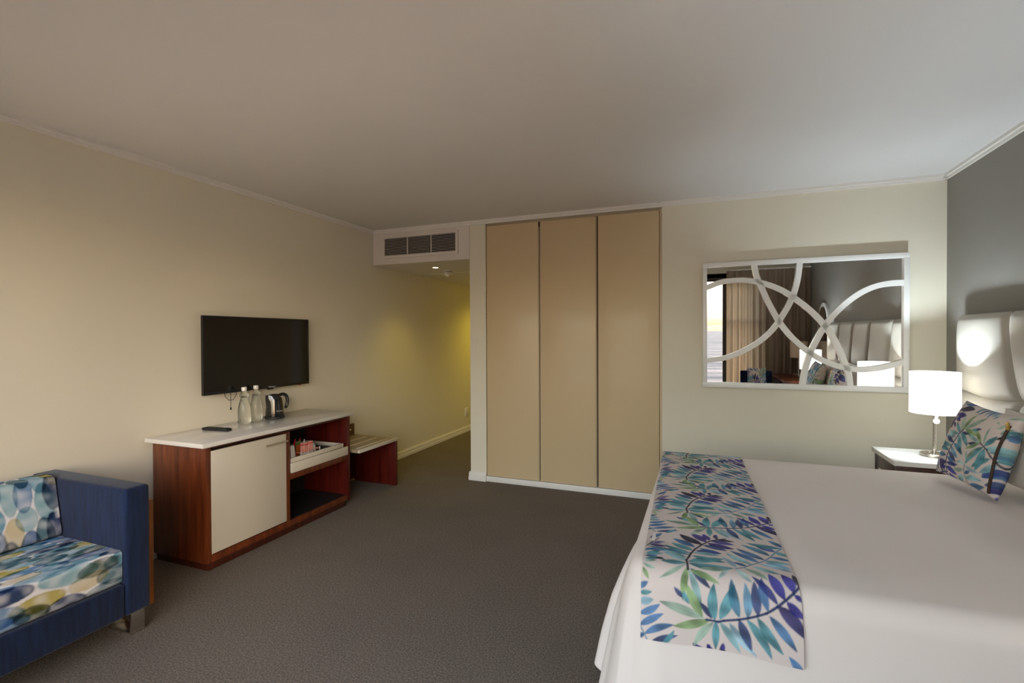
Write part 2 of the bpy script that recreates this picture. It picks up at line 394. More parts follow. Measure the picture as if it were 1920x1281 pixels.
# window behind the camera (seen in the wall mirror): dark frame, glass, transom
wf = MB()
for x in (WX0 + 0.03, -1.75, -0.70, 0.36, WX1 - 0.03): wf.box(x - 0.04, x + 0.04, YF_ - 0.15, YF_ - 0.09, WZ0, WZ1)
wf.box(WX0, WX1, YF_ - 0.15, YF_ - 0.09, WZ1 - 0.05, WZ1); wf.box(WX0, WX1, YF_ - 0.15, YF_ - 0.09, WZ0, WZ0 + 0.05)
win = struct(wf.obj('window_1', 'alu'))
_bar = B('transom', 'alu', 0.40, WX1 - 0.06, YF_ - 0.14, YF_ - 0.10, 1.575, 1.625, win)
for i, (a, b) in enumerate(((WX0 + 0.07, -1.79), (-1.71, -0.74), (-0.66, 0.32), (0.40, WX1 - 0.07))):
    B('pane', 'glass', a, b, YF_ - 0.123, YF_ - 0.118, WZ0 + 0.05, WZ1 - 0.05, win)
B('header_beam', 'alu', WX0, WX1, YF_ - 0.09, YF_ + 0.0, WZ1 - 0.012, WZ1 + 0.07, win)

# ================================================================== BUILT-IN WARDROBE
wr = thing('wardrobe', (-1.12, YB, 0), 'built-in wardrobe with three tall plain beige doors in the back wall', 'wardrobe')
def WP(name, mat, x0, x1, y0, y1, z0, z1, bev=0.0, parent=None):
    o = MB().box(x0 + 1.12, x1 + 1.12, y0 - YB, y1 - YB, z0, z1, bev).obj(name, mat, parent or wr); return o
WP('carcass', 'gap', -1.93, -0.318, YB + 0.05, YB + 0.6, 0.0, ZC - 0.002)
WP('header', 'door_edge', -1.93, -0.318, YB + 0.018, YB + 0.05, 2.447, ZC - 0.03)
WP('plinth', 'white', -1.932, -0.317, YB - 0.004, YB + 0.05, 0, 0.051, 0.002)
for x0, x1 in ((-1.926, -1.407), (-1.381, -0.874), (-0.855, -0.338)):
    WP('door', 'door', x0, x1, YB + 0.006, YB + 0.03, 0.055, 2.445, 0.002)
WP('edge_strip', 'door_edge', -1.4065, -1.398, YB + 0.012, YB + 0.03, 0.055, 2.40)
WP('edge_strip', 'door', -1.390, -1.3815, YB + 0.010, YB + 0.03, 0.055, 2.445)
WP('edge_strip', 'door_edge', -0.8735, -0.866, YB + 0.016, YB + 0.03, 0.055, 2.445)
WP('edge_strip', 'door', -0.334, -0.318, YB + 0.010, YB + 0.04, 0.0, 2.46)

# ================================================================== AIR VENT, DETECTOR, DOWNLIGHT, SOCKET
GX0, GX1, GZ0, GZ1 = -3.105, -2.222, 2.205, 2.437
av = thing('air_vent', ((GX0 + GX1) / 2, YB, GZ0), 'white air conditioning grille with dark horizontal slats high on the soffit', 'vent')
ox, oz = (GX0 + GX1) / 2, GZ0
def VP(name, mat, x0, x1, y0, y1, z0, z1): return MB().box(x0 - ox, x1 - ox, y0, y1, z0 - oz, z1 - oz).obj(name, mat, av)
VP('backing', 'slot', GX0 + 0.02, GX1 - 0.02, -0.003, -0.001, GZ0 + 0.02, GZ1 - 0.02)
fr = MB(); bw = 0.027
for x0, x1, z0, z1 in ((GX0, GX1, GZ0, GZ0 + bw), (GX0, GX1, GZ1 - bw, GZ1), (GX0, GX0 + bw, GZ0 + bw, GZ1 - bw), (GX1 - bw, GX1, GZ0 + bw, GZ1 - bw)):
    fr.box(x0 - ox, x1 - ox, -0.016, -0.001, z0 - oz, z1 - oz)
fr.obj('frame', 'soffit', av)
for k in (1, 2):
    x = GX0 + bw + (GX1 - GX0 - 2 * bw) * k / 3; VP('divider', 'soffit', x - 0.004, x + 0.004, -0.012, -0.002, GZ0 + bw, GZ1 - bw)
_sl = None
for k in range(12):
    z = GZ0 + bw + (GZ1 - GZ0 - 2 * bw) * (k + 0.5) / 12
    if _sl is None:
        _sl = MB().box(GX0 + bw - ox, GX1 - bw - ox, -0.010, -0.002, -0.0012, 0.0014).obj('slat', 'soffit', av); s = _sl
    else:
        s = bpy.data.objects.new('slat', _sl.data); C.objects.link(s); s.parent = av
    s.location = (0, 0, z - oz)

sd = thing('smoke_detector', (-2.70, 4.93, HZ), 'white round smoke detector on the hall ceiling', 'smoke detector')
MB().lathe([(0.05, 0.0), (0.05, -0.012), (0.046, -0.013)], 28).obj('base', 'white', sd, fix=True)
MB().lathe([(0.046, -0.018), (0.048, -0.022), (0.047, -0.045), (0.036, -0.050)], 28).obj('body', 'white', sd, fix=True)
MB().lathe([(0.022, -0.0505), (0.022, -0.066), (0.016, -0.070)], 20).obj('sensor', 'white', sd, fix=True)
MB().lathe([(0.042, -0.0131), (0.042, -0.0179)], 20).obj('gap_ring', 'black', sd, fix=True)

dl = thing('downlight', (-2.70, 4.66, HZ), 'small lit round downlight in the hall ceiling', 'ceiling light')
MB().lathe([(0.030, 0.0), (0.040, -0.001), (0.040, -0.004), (0.029, -0.003)], 28, cap0=False, cap1=False).obj('ring', 'white', dl, fix=True)
MB().lathe([(0.029, -0.002), (0.029, -0.0035)], 24).obj('lens', emit('downlight_glow', (1.0, 0.80, 0.42), 9.0), dl, fix=True)
_sp = bpy.data.lights.new('downlight_bulb', 'SPOT'); _sp.energy = HALL_W; _sp.color = (1.0, 0.76, 0.06); _sp.spot_size = math.radians(105); _sp.spot_blend = 1.0; _sp.shadow_soft_size = 0.04
_so = bpy.data.objects.new('downlight_bulb', _sp); C.objects.link(_so); _so.parent = dl; _so.location = (0, 0, -0.02)
# unseen second fitting, stronger and wider, added to light the far hall
dl2 = copy_tree(dl); dl2.location = (-2.60, 6.75, HZ); dl2['label'] = 'added unseen downlight lighting the hall behind the wardrobe corner'
for _c in dl2.children:
    if _c.type == 'LIGHT': _c.data = _c.data.copy(); _c.data.energy = HALL_W * 1.9; _c.data.spot_size = math.radians(150)
dl['group'] = dl2['group'] = 'hall downlights'

sk = thing('wall_socket', (XL, 6.455, 0.289), 'cream wall socket low on the hall wall', 'socket')
MB().box(0, 0.010, -0.06, 0.06, -0.06, 0.06, 0.002).obj('plate', 'white', sk)
MB().box(0.0101, 0.016, -0.012, 0.012, 0.01, 0.04, 0.001).obj('switch', 'white', sk)
for dy, dz in ((0, -0.012), (-0.012, -0.032), (0.012, -0.032)): MB().box(0.0101, 0.0112, dy - 0.004, dy + 0.004, dz - 0.004, dz + 0.004).obj('pin_hole', 'black', sk)

# ================================================================== TELEVISION
tv = thing('television', (XL, 2.806, 0.995), 'black flat television mounted on the cream left wall', 'television')
tv_w, tv_h = 0.955, 0.548
MB().box(0.012, 0.062, -tv_w / 2 + 0.06, tv_w / 2 - 0.06, 0.03, tv_h - 0.05, 0.012).obj('back_housing', 'blackmat', tv)
MB().box(-0.0, 0.012, -0.18, 0.18, 0.16, 0.40).obj('wall_bracket', 'blackmat', tv)
bz = MB()
for y0, y1, z0, z1 in ((-tv_w / 2, tv_w / 2, 0, 0.020), (-tv_w / 2, tv_w / 2, tv_h - 0.010, tv_h), (-tv_w / 2, -tv_w / 2 + 0.011, 0.02, tv_h - 0.01), (tv_w / 2 - 0.011, tv_w / 2, 0.02, tv_h - 0.01)):
    bz.box(0.060, 0.083, y0, y1, z0, z1, 0.002)
bz.obj('bezel', 'black', tv)
MB().box(0.062, 0.0805, -tv_w / 2 + 0.010, tv_w / 2 - 0.010, 0.019, tv_h - 0.009).obj('screen', 'screen', tv)
def text(name, body, size, mat, parent, loc, rot, ext=0.0004):
    cu = bpy.data.curves.new(name, 'FONT'); cu.body = body; cu.size = size; cu.extrude = ext; cu.align_x = 'CENTER'; cu.align_y = 'CENTER'; cu.resolution_u = 2
    o = bpy.data.objects.new(name, cu); C.objects.link(o); bpy.context.view_layer.update()
    me = bpy.data.meshes.new_from_object(o.evaluated_get(bpy.context.evaluated_depsgraph_get())); bpy.data.objects.remove(o)
    o = link(name, me, mat, parent); o.location = loc; o.rotation_euler = rot; return o
text('lettering', 'Hisense', 0.020, 'grey', tv, (0.0838, 0.085, 0.010), (math.radians(90), 0, math.radians(90)))
MB().box(0.058, 0.078, 0.06, 0.11, -0.012, 0.0, 0.003).obj('sensor', 'black', tv)
MB().box(0.06, 0.075, 0.375, 0.40, -0.005, 0.0, 0.001).obj('indicator', 'red', tv)
cb = MB().tube([(0.05, -0.30, 0.02), (0.055, -0.295, -0.025), (0.06, -0.27, -0.055), (0.06, -0.235, -0.055), (0.055, -0.205, -0.02), (0.05, -0.20, 0.02)], 0.0022, 6)
cb.tube([(0.055, -0.252, 0.01), (0.056, -0.252, -0.11)], 0.0018, 6)
cb.obj('cable', 'black', tv); MB().lathe([(0.003, 0.0), (0.006, -0.002), (0.006, -0.016), (0.003, -0.018)], 10, (0.056, -0.252, -0.108)).obj('cable_end', 'black', tv, fix=True)

# ================================================================== CABINET (minibar unit) AND ITS TOP
CX0, CX1, CY0, CY1, CZ = -3.205, -2.735, 2.032, 3.300, 0.742
cbn = thing('cabinet', ((CX0 + CX1) / 2, (CY0 + CY1) / 2, 0), 'mahogany minibar cabinet with one white door and an open shelf bay', 'cabinet')
bx, by = (CX0 + CX1) / 2, (CY0 + CY1) / 2
def CP(name, mat, x0, x1, y0, y1, z0, z1, bev=0.0015, parent=None): return MB().box(x0 - bx, x1 - bx, y0 - by, y1 - by, z0, z1, bev).obj(name, mat, parent or cbn)
CP('side_panel', 'mahog', CX0, CX1, CY0, CY0 + 0.031, 0.045, CZ)
CP('side_panel', 'mahog_red', CX0, CX1, CY1 - 0.036, CY1, 0.045, CZ)
CP('partition', 'mahog', CX0, CX1 - 0.001, 2.632, 2.666, 0.086, CZ - 0.022)
CP('back_panel', 'mahog_dark', CX0, CX0 + 0.012, CY0 + 0.0315, CY1 - 0.0365, 0.05, CZ - 0.001)
CP('top_rail', 'mahog_dark', CX0 + 0.013, CX1 - 0.012, CY0 + 0.0315, CY1 - 0.0365, CZ - 0.022, CZ - 0.0005)
CP('bottom_rail', 'mahog', CX0 + 0.013, CX1 + 0.001, CY0 + 0.0315, CY1 - 0.0365, 0.045, 0.086)
CP('shelf', 'mahog', CX0 + 0.013, CX1 - 0.004, 2.6665, CY1 - 0.0365, 0.375, 0.418)
CP('bay_floor', 'blackmat', CX0 + 0.0135, CX1 - 0.014, 2.6668, CY1 - 0.0368, 0.0862, 0.0885, 0)  # black sheet over the floor, puts the bay's darkness into its colour
CP('bay_back', 'blackmat', CX0 + 0.0125, CX0 + 0.016, 2.6668, CY1 - 0.0368, 0.089, CZ - 0.024, 0)  # black sheet over the back panel, darkens the bay likewise
CP('plinth', 'mahog_dark', CX0 + 0.01, CX1 - 0.006, CY0 + 0.012, CY1 - 0.05, 0.0, 0.0448)
cd = CP('door', 'cabwhite', CX1 - 0.018, CX1 + 0.002, 2.0655, 2.6295, 0.0945, 0.712)
hh = MB().tube([(CX1 + 0.022 - bx, 2.44 - by, 0.664), (CX1 + 0.022 - bx, 2.625 - by, 0.664)], 0.0055, 10)
for y in (2.455, 2.61): hh.tube([(CX1 + 0.002 - bx, y - by, 0.664), (CX1 + 0.022 - bx, y - by, 0.664)], 0.004, 8)
hh.obj('handle', 'handle', cd)
CP('hinge', 'brass', CX1 - 0.017, CX1 - 0.001, 2.0635, 2.071, 0.087, 0.106, 0.001)
# open tray drawer: front, inner box
tr = CP('drawer', 'cabwhite', CX1 - 0.002, CX1 + 0.014, 2.6685, 3.2605, 0.424, 0.492, 0.0015)
TX0, TX1, TY0, TY1 = -3.12, CX1 - 0.004, 2.678, 3.225
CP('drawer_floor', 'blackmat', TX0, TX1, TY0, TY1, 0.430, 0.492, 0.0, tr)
CP('drawer_side', 'cabwhite', TX0, TX1, TY0, TY0 + 0.012, 0.4922, 0.522, 0.001, tr)
CP('drawer_side', 'cabwhite', TX0, TX1, TY1 - 0.012, TY1, 0.4922, 0.522, 0.001, tr)
CP('drawer_side', 'cabwhite', TX1 - 0.014, TX1, TY0 + 0.0125, TY1 - 0.0125, 0.4922, 0.524, 0.001, tr)
CP('drawer_side', 'cabwhite', TX0, TX0 + 0.012, TY0 + 0.0125, TY1 - 0.0125, 0.4922, 0.522, 0.001, tr)
CP('cable_socket', 'black', CX0 + 0.0162, CX0 + 0.034, 3.02, 3.08, 0.58, 0.66, 0.003)

ct = tag(B('countertop', 'quartz', -3.222, -2.706, 1.994, 3.326, CZ + 0.0005, 0.769, bev=0.003), 'long glossy white stone top resting on the mahogany cabinet', 'countertop')

# ------------------------------------------------------------------ things on the top
def bottle(loc, label):
    t = thing('water_bottle', loc, label, 'bottle', 'glass water bottles on the cabinet')
    prof = [(0.034, 0.0), (0.040, 0.003), (0.0425, 0.012), (0.0432, 0.06), (0.0425, 0.095), (0.039, 0.125), (0.032, 0.152), (0.0255, 0.174), (0.0222, 0.186), (0.0218, 0.190),
            (0.0275, 0.194), (0.0312, 0.201), (0.0285, 0.212), (0.0205, 0.226), (0.0158, 0.233), (0.0150, 0.244)]
    MB().lathe(prof, 36).obj('glass_body', 'water', t, 60, fix=True)
    MB().lathe([(0.0168, 0.2385), (0.0178, 0.240), (0.0178, 0.262), (0.0165, 0.2645)], 24).obj('cap', 'ceramic', t, 40, fix=True)
    mb = MB()
    for k in range(7):
        a = math.radians(-70 + 28 * k * 0.9)
        mb.tube([(0.0433, 0.011 * math.sin(math.radians(40 * k)), 0.030 + 0.011 * math.cos(math.radians(40 * k))), (0.0433, 0.011 * math.sin(math.radians(40 * k + 40)), 0.030 + 0.011 * math.cos(math.radians(40 * k + 40)))], 0.0009, 5)
    o = mb.obj('emblem', 'blackmat', t); return t
b1 = bottle((-3.085, 2.590, 0.769), 'left clear glass water bottle with white cap on the countertop'); b1.rotation_euler.z = math.radians(-90)
b2 = copy_tree(b1); b2.location = (-3.105, 2.708, 0.769); b2.rotation_euler.z = math.radians(-75)
b2['label'] = 'clear glass water bottle with white cap standing next to the black kettle'

kt = thing('kettle', (-3.075, 2.850, 0.769), 'glossy black electric kettle on the countertop', 'kettle', rz=math.radians(68))
MB().lathe([(0.066, 0.0), (0.072, 0.004), (0.072, 0.016), (0.064, 0.020)], 36).obj('base', 'blackmat', kt, 40, fix=True)
V = []
for j in range(19):
    u = j / 18; z = 0.021 + 0.150 * u; r0 = 0.066 - 0.016 * u ** 1.3 - 0.004 * max(0, u - 0.85) * 6
    ring = []
    for k in range(40):
        a = 2 * math.pi * k / 40; ex = 0.020 * max(0, u - 0.45) / 0.55 * max(0, math.cos(a - math.pi)) ** 6
        ring.append(((r0 + ex) * math.cos(a), (r0 + ex) * math.sin(a), z + (0.010 * u * math.cos(a) * -1 if u > 0.9 else 0)))
    V.append(ring)
kb = MB(); n = 40
vs = [p for r in V for p in r]; fs = [(j * n + k, j * n + (k + 1) % n, (j + 1) * n + (k + 1) % n, (j + 1) * n + k) for j in range(18) for k in range(n)]
fs += [tuple(reversed(range(n))), tuple(range(18 * n, 19 * n))]
kb.faces(vs, fs).obj('jug', 'blackgloss', kt, 50, fix=True)
MB().lathe([(0.043, 0.1685), (0.040, 0.179), (0.028, 0.185), (0.010, 0.187)], 28).obj('lid', 'blackgloss', kt, 50, fix=True)
hp = bez([(0.036, 0, 0.174), (0.062, 0, 0.180), (0.088, 0, 0.166), (0.097, 0, 0.130), (0.092, 0, 0.090), (0.080, 0, 0.070)], 6)
MB().tube(hp, [0.012] * 6 + [0.0125] * (len(hp) - 12) + [0.011] * 6, 12).obj('handle', 'blackgloss', kt, 60)
text('lettering', 'Pineware', 0.013, 'grey', kt, (0.012, -0.0640, 0.060), (math.radians(84), 0, math.radians(10)))

rm = thing('remote_control', (-3.028, 2.330, 0.769), 'black television remote control lying on the countertop', 'remote', rz=math.radians(5))
MB().box(-0.105, 0.105, -0.022, 0.022, 0.0005, 0.019, 0.005).obj('case', 'blackmat', rm)
_b = None
for i in range(9):
    for j in range(3):
        if _b is None: _b = MB().box(-0.006, 0.006, -0.0045, 0.0045, 0.0, 0.0022, 0.0008).obj('button', 'black', rm); o = _b
        else:
            o = bpy.data.objects.new('button', _b.data); C.objects.link(o); o.parent = rm
        o.location = (-0.082 + i * 0.0205, (j - 1) * 0.0125, 0.0188)

# ------------------------------------------------------------------ things in the drawer tray
TZ = 0.4935
def mug(loc, label, rz=0.0):
    t = thing('mug', loc, label, 'mug', 'white mugs in the drawer', rz)
    MB().lathe([(0.040, 0.0), (0.043, 0.003), (0.040, 0.05), (0.033, 0.098), (0.030, 0.102)], 32).obj('cup', 'ceramic', t, 40, fix=True)
    MB().tube(bez([(0.036, 0, 0.080), (0.058, 0, 0.080), (0.064, 0, 0.055), (0.058, 0, 0.030), (0.041, 0, 0.024)], 5), 0.0055, 8).obj('handle', 'ceramic', t, 60)
    return t
m1 = mug((-2.835, 2.757, TZ), 'upturned white mug at the front of the drawer tray', math.radians(150))
m2 = copy_tree(m1); m2.location = (-2.975, 2.748, TZ); m2['label'] = 'upturned white mug at the back of the drawer tray'
cdh = thing('card_leaflet', (-2.80, 2.714, TZ), 'white folded card leaning at the left end of the drawer tray', 'card')
MB().box(-0.045, 0.045, -0.0015, 0.0015, 0, 0.085, 0, mat=Matrix.Rotation(math.radians(10), 4, 'X')).obj('front_leaf', 'paper', cdh)
# wire caddy and its sachets
cdy = thing('sachet_caddy', (-2.875, 2.93, TZ), 'pale wire caddy for sachets in the drawer tray', 'caddy')
wm = MB(); hx, hy = 0.075, 0.095
for z in (0.030, 0.004): wm.tube([(-hx, -hy, z), (hx, -hy, z), (hx, hy, z), (-hx, hy, z), (-hx, -hy, z)], 0.0022, 6)
wm.obj('rail', 'pink', cdy)
for i, (x, y) in enumerate(((-hx, -hy), (hx, -hy), (hx, hy), (-hx, hy))): MB().box(x - 0.003, x + 0.003, y - 0.003, y + 0.003, 0, 0.042, 0.001).obj('leg', 'ceramic', cdy)
def sachet(name, mat, x, y, w, h, rz, tilt, label, cat='sachet', tip=False, band=None, z0=0.0015):
    t = thing(name, (x, y, TZ + z0), label, cat, rz=math.radians(rz)); t.rotation_euler.x = math.radians(tilt)
    if tip: MB().prism([(-w / 2, 0), (w / 2, 0), (w / 2, h * 0.55), (0, h), (-w / 2, h * 0.55)], 0.006, lambda u, v, q: (u, q - 0.003, v)).obj('packet', mat, t)
    else: MB().box(-w / 2, w / 2, -0.0035, 0.0035, 0, h, 0.001).obj('packet', mat, t)
    if band:
        MB().box(-w / 2 - 0.0003, w / 2 + 0.0003, -0.0042, 0.0042, h * 0.80, h * 0.88).obj('print_band', band, t)
        MB().box(-w / 2 - 0.0003, w / 2 + 0.0003, -0.0042, 0.0042, 0, h * 0.26).obj('print_foot', 'paper', t)
    return t
for k in range(5):
    sachet('sugar_stick', 'pink', -2.822 + 0.004 * (k % 2), 2.862 + 0.0245 * k, 0.021, 0.098 - 0.003 * (k % 3), 90, 0, ['first', 'second', 'third', 'fourth', 'fifth'][k] + ' pink and white sugar stick from the mug side of the caddy', 'sachet', band='red')['group'] = 'sugar sticks in the caddy'
sachet('tea_sachet', 'paper', -2.845, 3.000, 0.060, 0.085, 92, -8, 'white pointed tea sachet at the right end of the caddy', tip=True, band=None)
sachet('tea_envelope', 'orange', -2.862, 2.862, 0.040, 0.082, 95, 6, 'orange tea envelope behind the sugar sticks')
sachet('coffee_sachet', 'red', -2.905, 2.862, 0.042, 0.125, 92, 10, 'crimson coffee sachet standing tallest in the caddy', tip=True)
sachet('coffee_sachet', 'red', -2.905, 2.915, 0.034, 0.122, 84, 8, 'narrow crimson coffee sachet right of the tallest sachet', tip=True)
sachet('herbal_sachet', 'green', -2.890, 2.885, 0.045, 0.105, 90, 8, 'dark green tea sachet in the middle of the caddy')
sachet('milk_sachet', 'paper', -2.888, 2.945, 0.040, 0.108, 96, 6, 'small white milk sachet behind the sugar sticks', tip=True)

# ================================================================== LUGGAGE BENCH
BY0, BY1, BX0, BX1, BZ = 3.335, 3.890, -3.150, -2.665, 0.445
lb = thing('luggage_bench', ((BX0 + BX1) / 2, (BY0 + BY1) / 2, 0), 'low luggage bench with tan top and dark red end panel beside the cabinet', 'bench')
lx, ly = (BX0 + BX1) / 2, (BY0 + BY1) / 2
def LP(name, mat, x0, x1, y0, y1, z0, z1, bev=0.0015): return MB().box(x0 - lx, x1 - lx, y0 - ly, y1 - ly, z0, z1, bev).obj(name, mat, lb)
LP('end_panel', 'mahog_red', BX0, BX1 - 0.006, BY1 - 0.030, BY1 - 0.004, 0, BZ - 0.0265)
LP('end_panel', 'mahog_dark', BX0, -2.83, BY0 + 0.004, BY0 + 0.030, 0, BZ - 0.0265)
LP('back_rail', 'mahog_dark', BX0, BX0 + 0.02, BY0 + 0.031, BY1 - 0.031, 0.18, BZ - 0.027)
LP('top_board', 'tan', BX0, BX1 - 0.021, BY0, BY1 - 0.008, BZ - 0.026, BZ)
LP('front_edging', 'cabwhite', BX1 - 0.0205, BX1, BY0, BY1, BZ - 0.026, BZ + 0.001)
LP('end_edging', 'strip', BX0, BX1 - 0.021, BY1 - 0.0075, BY1, BZ - 0.026, BZ + 0.0005)
for k in range(3):
    x = BX1 - 0.055 - 0.125 * k; LP('luggage_strip', 'strip', x - 0.006, x + 0.006, BY0 + 0.03, BY1 - 0.075, BZ + 0.0003, BZ + 0.006)
LP('backboard', 'mahog_dark', BX0 - 0.03, BX0 - 0.002, BY0, BY1 - 0.02, 0.02, 0.555)
LP('screw_cap', 'ceramic', BX0 - 0.0018, BX0 + 0.001, 3.80, 3.822, 0.495, 0.508)

# ================================================================== PRINT PAINTERS (fabric prints, colours only)
LEAVES=[(0.287,0.007,0.325,-0.04,0.02,'palesea'),(0.265,-0.003,0.23,-0.046,0.012,'palesea'),(0.31,0.022,0.372,-0.025,0.02,'sage'),(-0.005,-0.175,0.058,-0.138,0.019,'blue'),(-0.006,-0.142,0.038,-0.128,0.021,'sky'),(-0.004,-0.102,0.022,-0.083,0.014,'blue'),(-0.006,-0.114,0.034,-0.107,0.013,'teal'),(-0.004,-0.208,0.069,-0.163,0.019,'blue'),(0.012,-0.23,0.1,-0.191,0.019,'blue'),(0.012,-0.229,-0.008,-0.243,0.012,'blue'),(0.032,-0.25,0.111,-0.22,0.017,'darkblue'),(0.064,-0.252,0.101,-0.205,0.013,'teal'),(0.186,-0.159,0.054,-0.13,0.025,'sage'),(0.203,-0.163,0.097,-0.194,0.023,'green'),(0.213,-0.167,0.156,-0.247,0.02,'sage'),(0.22,-0.161,0.219,-0.246,0.019,'teal'),(0.146,-0.033,0.177,-0.142,0.02,'tealgrey'),(0.209,-0.157,0.172,-0.112,0.016,'darkblue'),(0.182,-0.156,0.135,-0.069,0.025,'green'),(0.217,-0.16,0.218,-0.058,0.026,'teal'),(0.141,-0.022,0.125,-0.118,0.019,'green'),(0.13,-0.109,0.1,-0.085,0.013,'darkblue'),(0.128,-0.092,0.145,-0.125,0.014,'teal'),(0.15,-0.024,0.208,-0.075,0.018,'darkblue'),(0.148,-0.031,0.234,-0.059,0.018,'green'),(0.201,-0.248,0.199,-0.232,0.009,'indigo'),(0.231,-0.155,0.276,-0.054,0.027,'teal'),(0.285,-0.139,0.268,-0.038,0.025,'tealblue'),(0.308,-0.136,0.305,-0.044,0.022,'sky2'),(0.336,-0.124,0.331,-0.035,0.024,'darkblue'),(0.363,-0.107,0.353,-0.019,0.022,'blue'),(0.39,-0.086,0.326,-0.018,0.02,'indigoblue'),(0.409,-0.072,0.376,0.007,0.028,'royal'),(0.434,-0.05,0.412,0.018,0.028,'royal'),(0.452,-0.033,0.444,0.026,0.016,'navy'),(0.231,-0.163,0.287,-0.241,0.021,'lightteal'),(0.257,-0.16,0.332,-0.241,0.022,'lightblue'),(0.284,-0.145,0.318,-0.229,0.024,'darkblue'),(0.305,-0.14,0.371,-0.238,0.023,'teal'),(0.334,-0.129,0.401,-0.218,0.024,'teal'),(0.366,-0.118,0.435,-0.202,0.023,'blue'),(0.389,-0.088,0.459,-0.165,0.032,'navy2'),(0.413,-0.075,0.458,-0.111,0.021,'royal'),(0.435,-0.056,0.457,-0.07,0.013,'royal'),(0.238,-0.245,0.24,-0.222,0.01,'indigo'),(0.431,-0.235,0.416,-0.221,0.009,'blue'),(0.19,0.171,0.114,0.249,0.033,'navy'),(0.204,0.198,0.154,0.264,0.031,'indigo'),(0.217,0.219,0.195,0.267,0.021,'indigo'),(0.243,0.235,0.237,0.275,0.015,'navy'),(0.166,0.142,0.091,0.204,0.03,'blue'),(0.158,0.108,0.088,0.166,0.031,'teal'),(0.151,0.077,0.065,0.133,0.028,'teal'),(0.148,0.062,0.01,0.095,0.028,'tealblue'),(0.138,0.037,0.055,0.074,0.03,'lightteal'),(0.138,0.012,0.066,0.053,0.028,'lightteal'),(0.137,-0.003,0.058,-0.011,0.022,'teal'),(0.135,-0.011,0.054,-0.069,0.012,'sage'),(0.209,0.191,0.295,0.167,0.031,'indigo'),(0.221,0.214,0.298,0.205,0.028,'indigo'),(0.193,0.168,0.27,0.141,0.03,'darkblue'),(0.181,0.135,0.25,0.112,0.023,'blue'),(0.169,0.108,0.251,0.11,0.033,'royalblue'),(0.159,0.088,0.244,0.088,0.024,'lightteal'),(0.156,0.059,0.26,0.044,0.027,'teal'),(0.143,0.008,0.258,0.07,0.033,'teal'),(0.144,-0.002,0.282,0.01,0.031,'teal'),(0.179,-0.017,0.267,-0.005,0.016,'sage'),(0.242,0.23,0.301,0.232,0.016,'navy'),(0.01,0.181,0.051,0.243,0.018,'blue'),(0.024,0.151,0.068,0.166,0.012,'purple'),(0.017,0.124,0.057,0.148,0.015,'purple'),(0.011,0.113,0.077,0.12,0.021,'indigo'),(0.007,0.064,0.068,0.074,0.024,'blue'),(0.005,0.047,0.033,0.08,0.013,'blue'),(0.009,0.027,0.056,0.065,0.016,'teal'),(0.011,0.022,0.065,0.044,0.019,'teal'),(0.007,0.007,0.048,0.022,0.018,'blue'),(0.008,-0.014,0.066,0.013,0.016,'teal'),(0.008,-0.025,0.048,-0.013,0.009,'sage'),(0.005,-0.032,0.043,-0.043,0.011,'sage'),(0.004,-0.045,0.024,-0.076,0.012,'green'),(0.039,0.004,0.073,-0.003,0.012,'navy'),(0.288,0.016,0.248,0.089,0.018,'lightblue'),(0.319,0.04,0.281,0.056,0.017,'blue'),(0.336,0.058,0.264,0.123,0.025,'lightteal'),(0.359,0.08,0.278,0.148,0.027,'blue'),(0.38,0.108,0.301,0.178,0.028,'blue'),(0.401,0.147,0.32,0.217,0.027,'tealblue'),(0.422,0.186,0.365,0.227,0.029,'royalblue'),(0.447,0.22,0.337,0.239,0.028,'teal'),(0.45,0.229,0.413,0.283,0.02,'blue'),(0.424,0.187,0.453,0.154,0.022,'teal'),(0.401,0.137,0.457,0.122,0.021,'blue'),(0.38,0.101,0.453,0.099,0.024,'lightteal'),(0.376,0.09,0.453,0.062,0.023,'sky2'),(0.36,0.071,0.451,0.042,0.023,'lightblue'),(0.337,0.045,0.412,0.015,0.022,'lightteal')]
STEMS=[([(-0.004,-0.205),(0.012,-0.229),(0.026,-0.256)],0.004,'sky2'),([(0.193,-0.162),(0.227,-0.163),(0.242,-0.157),(0.282,-0.146),(0.309,-0.136),(0.334,-0.125),(0.359,-0.112),(0.388,-0.091),(0.411,-0.072),(0.434,-0.052),(0.453,-0.031)],0.007,'darkblue'),([(0.143,-0.03),(0.138,0.018),(0.147,0.051),(0.153,0.081),(0.168,0.128),(0.19,0.173),(0.218,0.212),(0.246,0.234),(0.272,0.25)],0.007,'navy'),([(0.007,0.094),(0.022,0.148),(0.043,0.193)],0.004,'navy'),([(0.284,0.009),(0.311,0.028),(0.332,0.053),(0.358,0.078),(0.381,0.105),(0.402,0.139),(0.424,0.187),(0.447,0.22)],0.005,'sky2')]

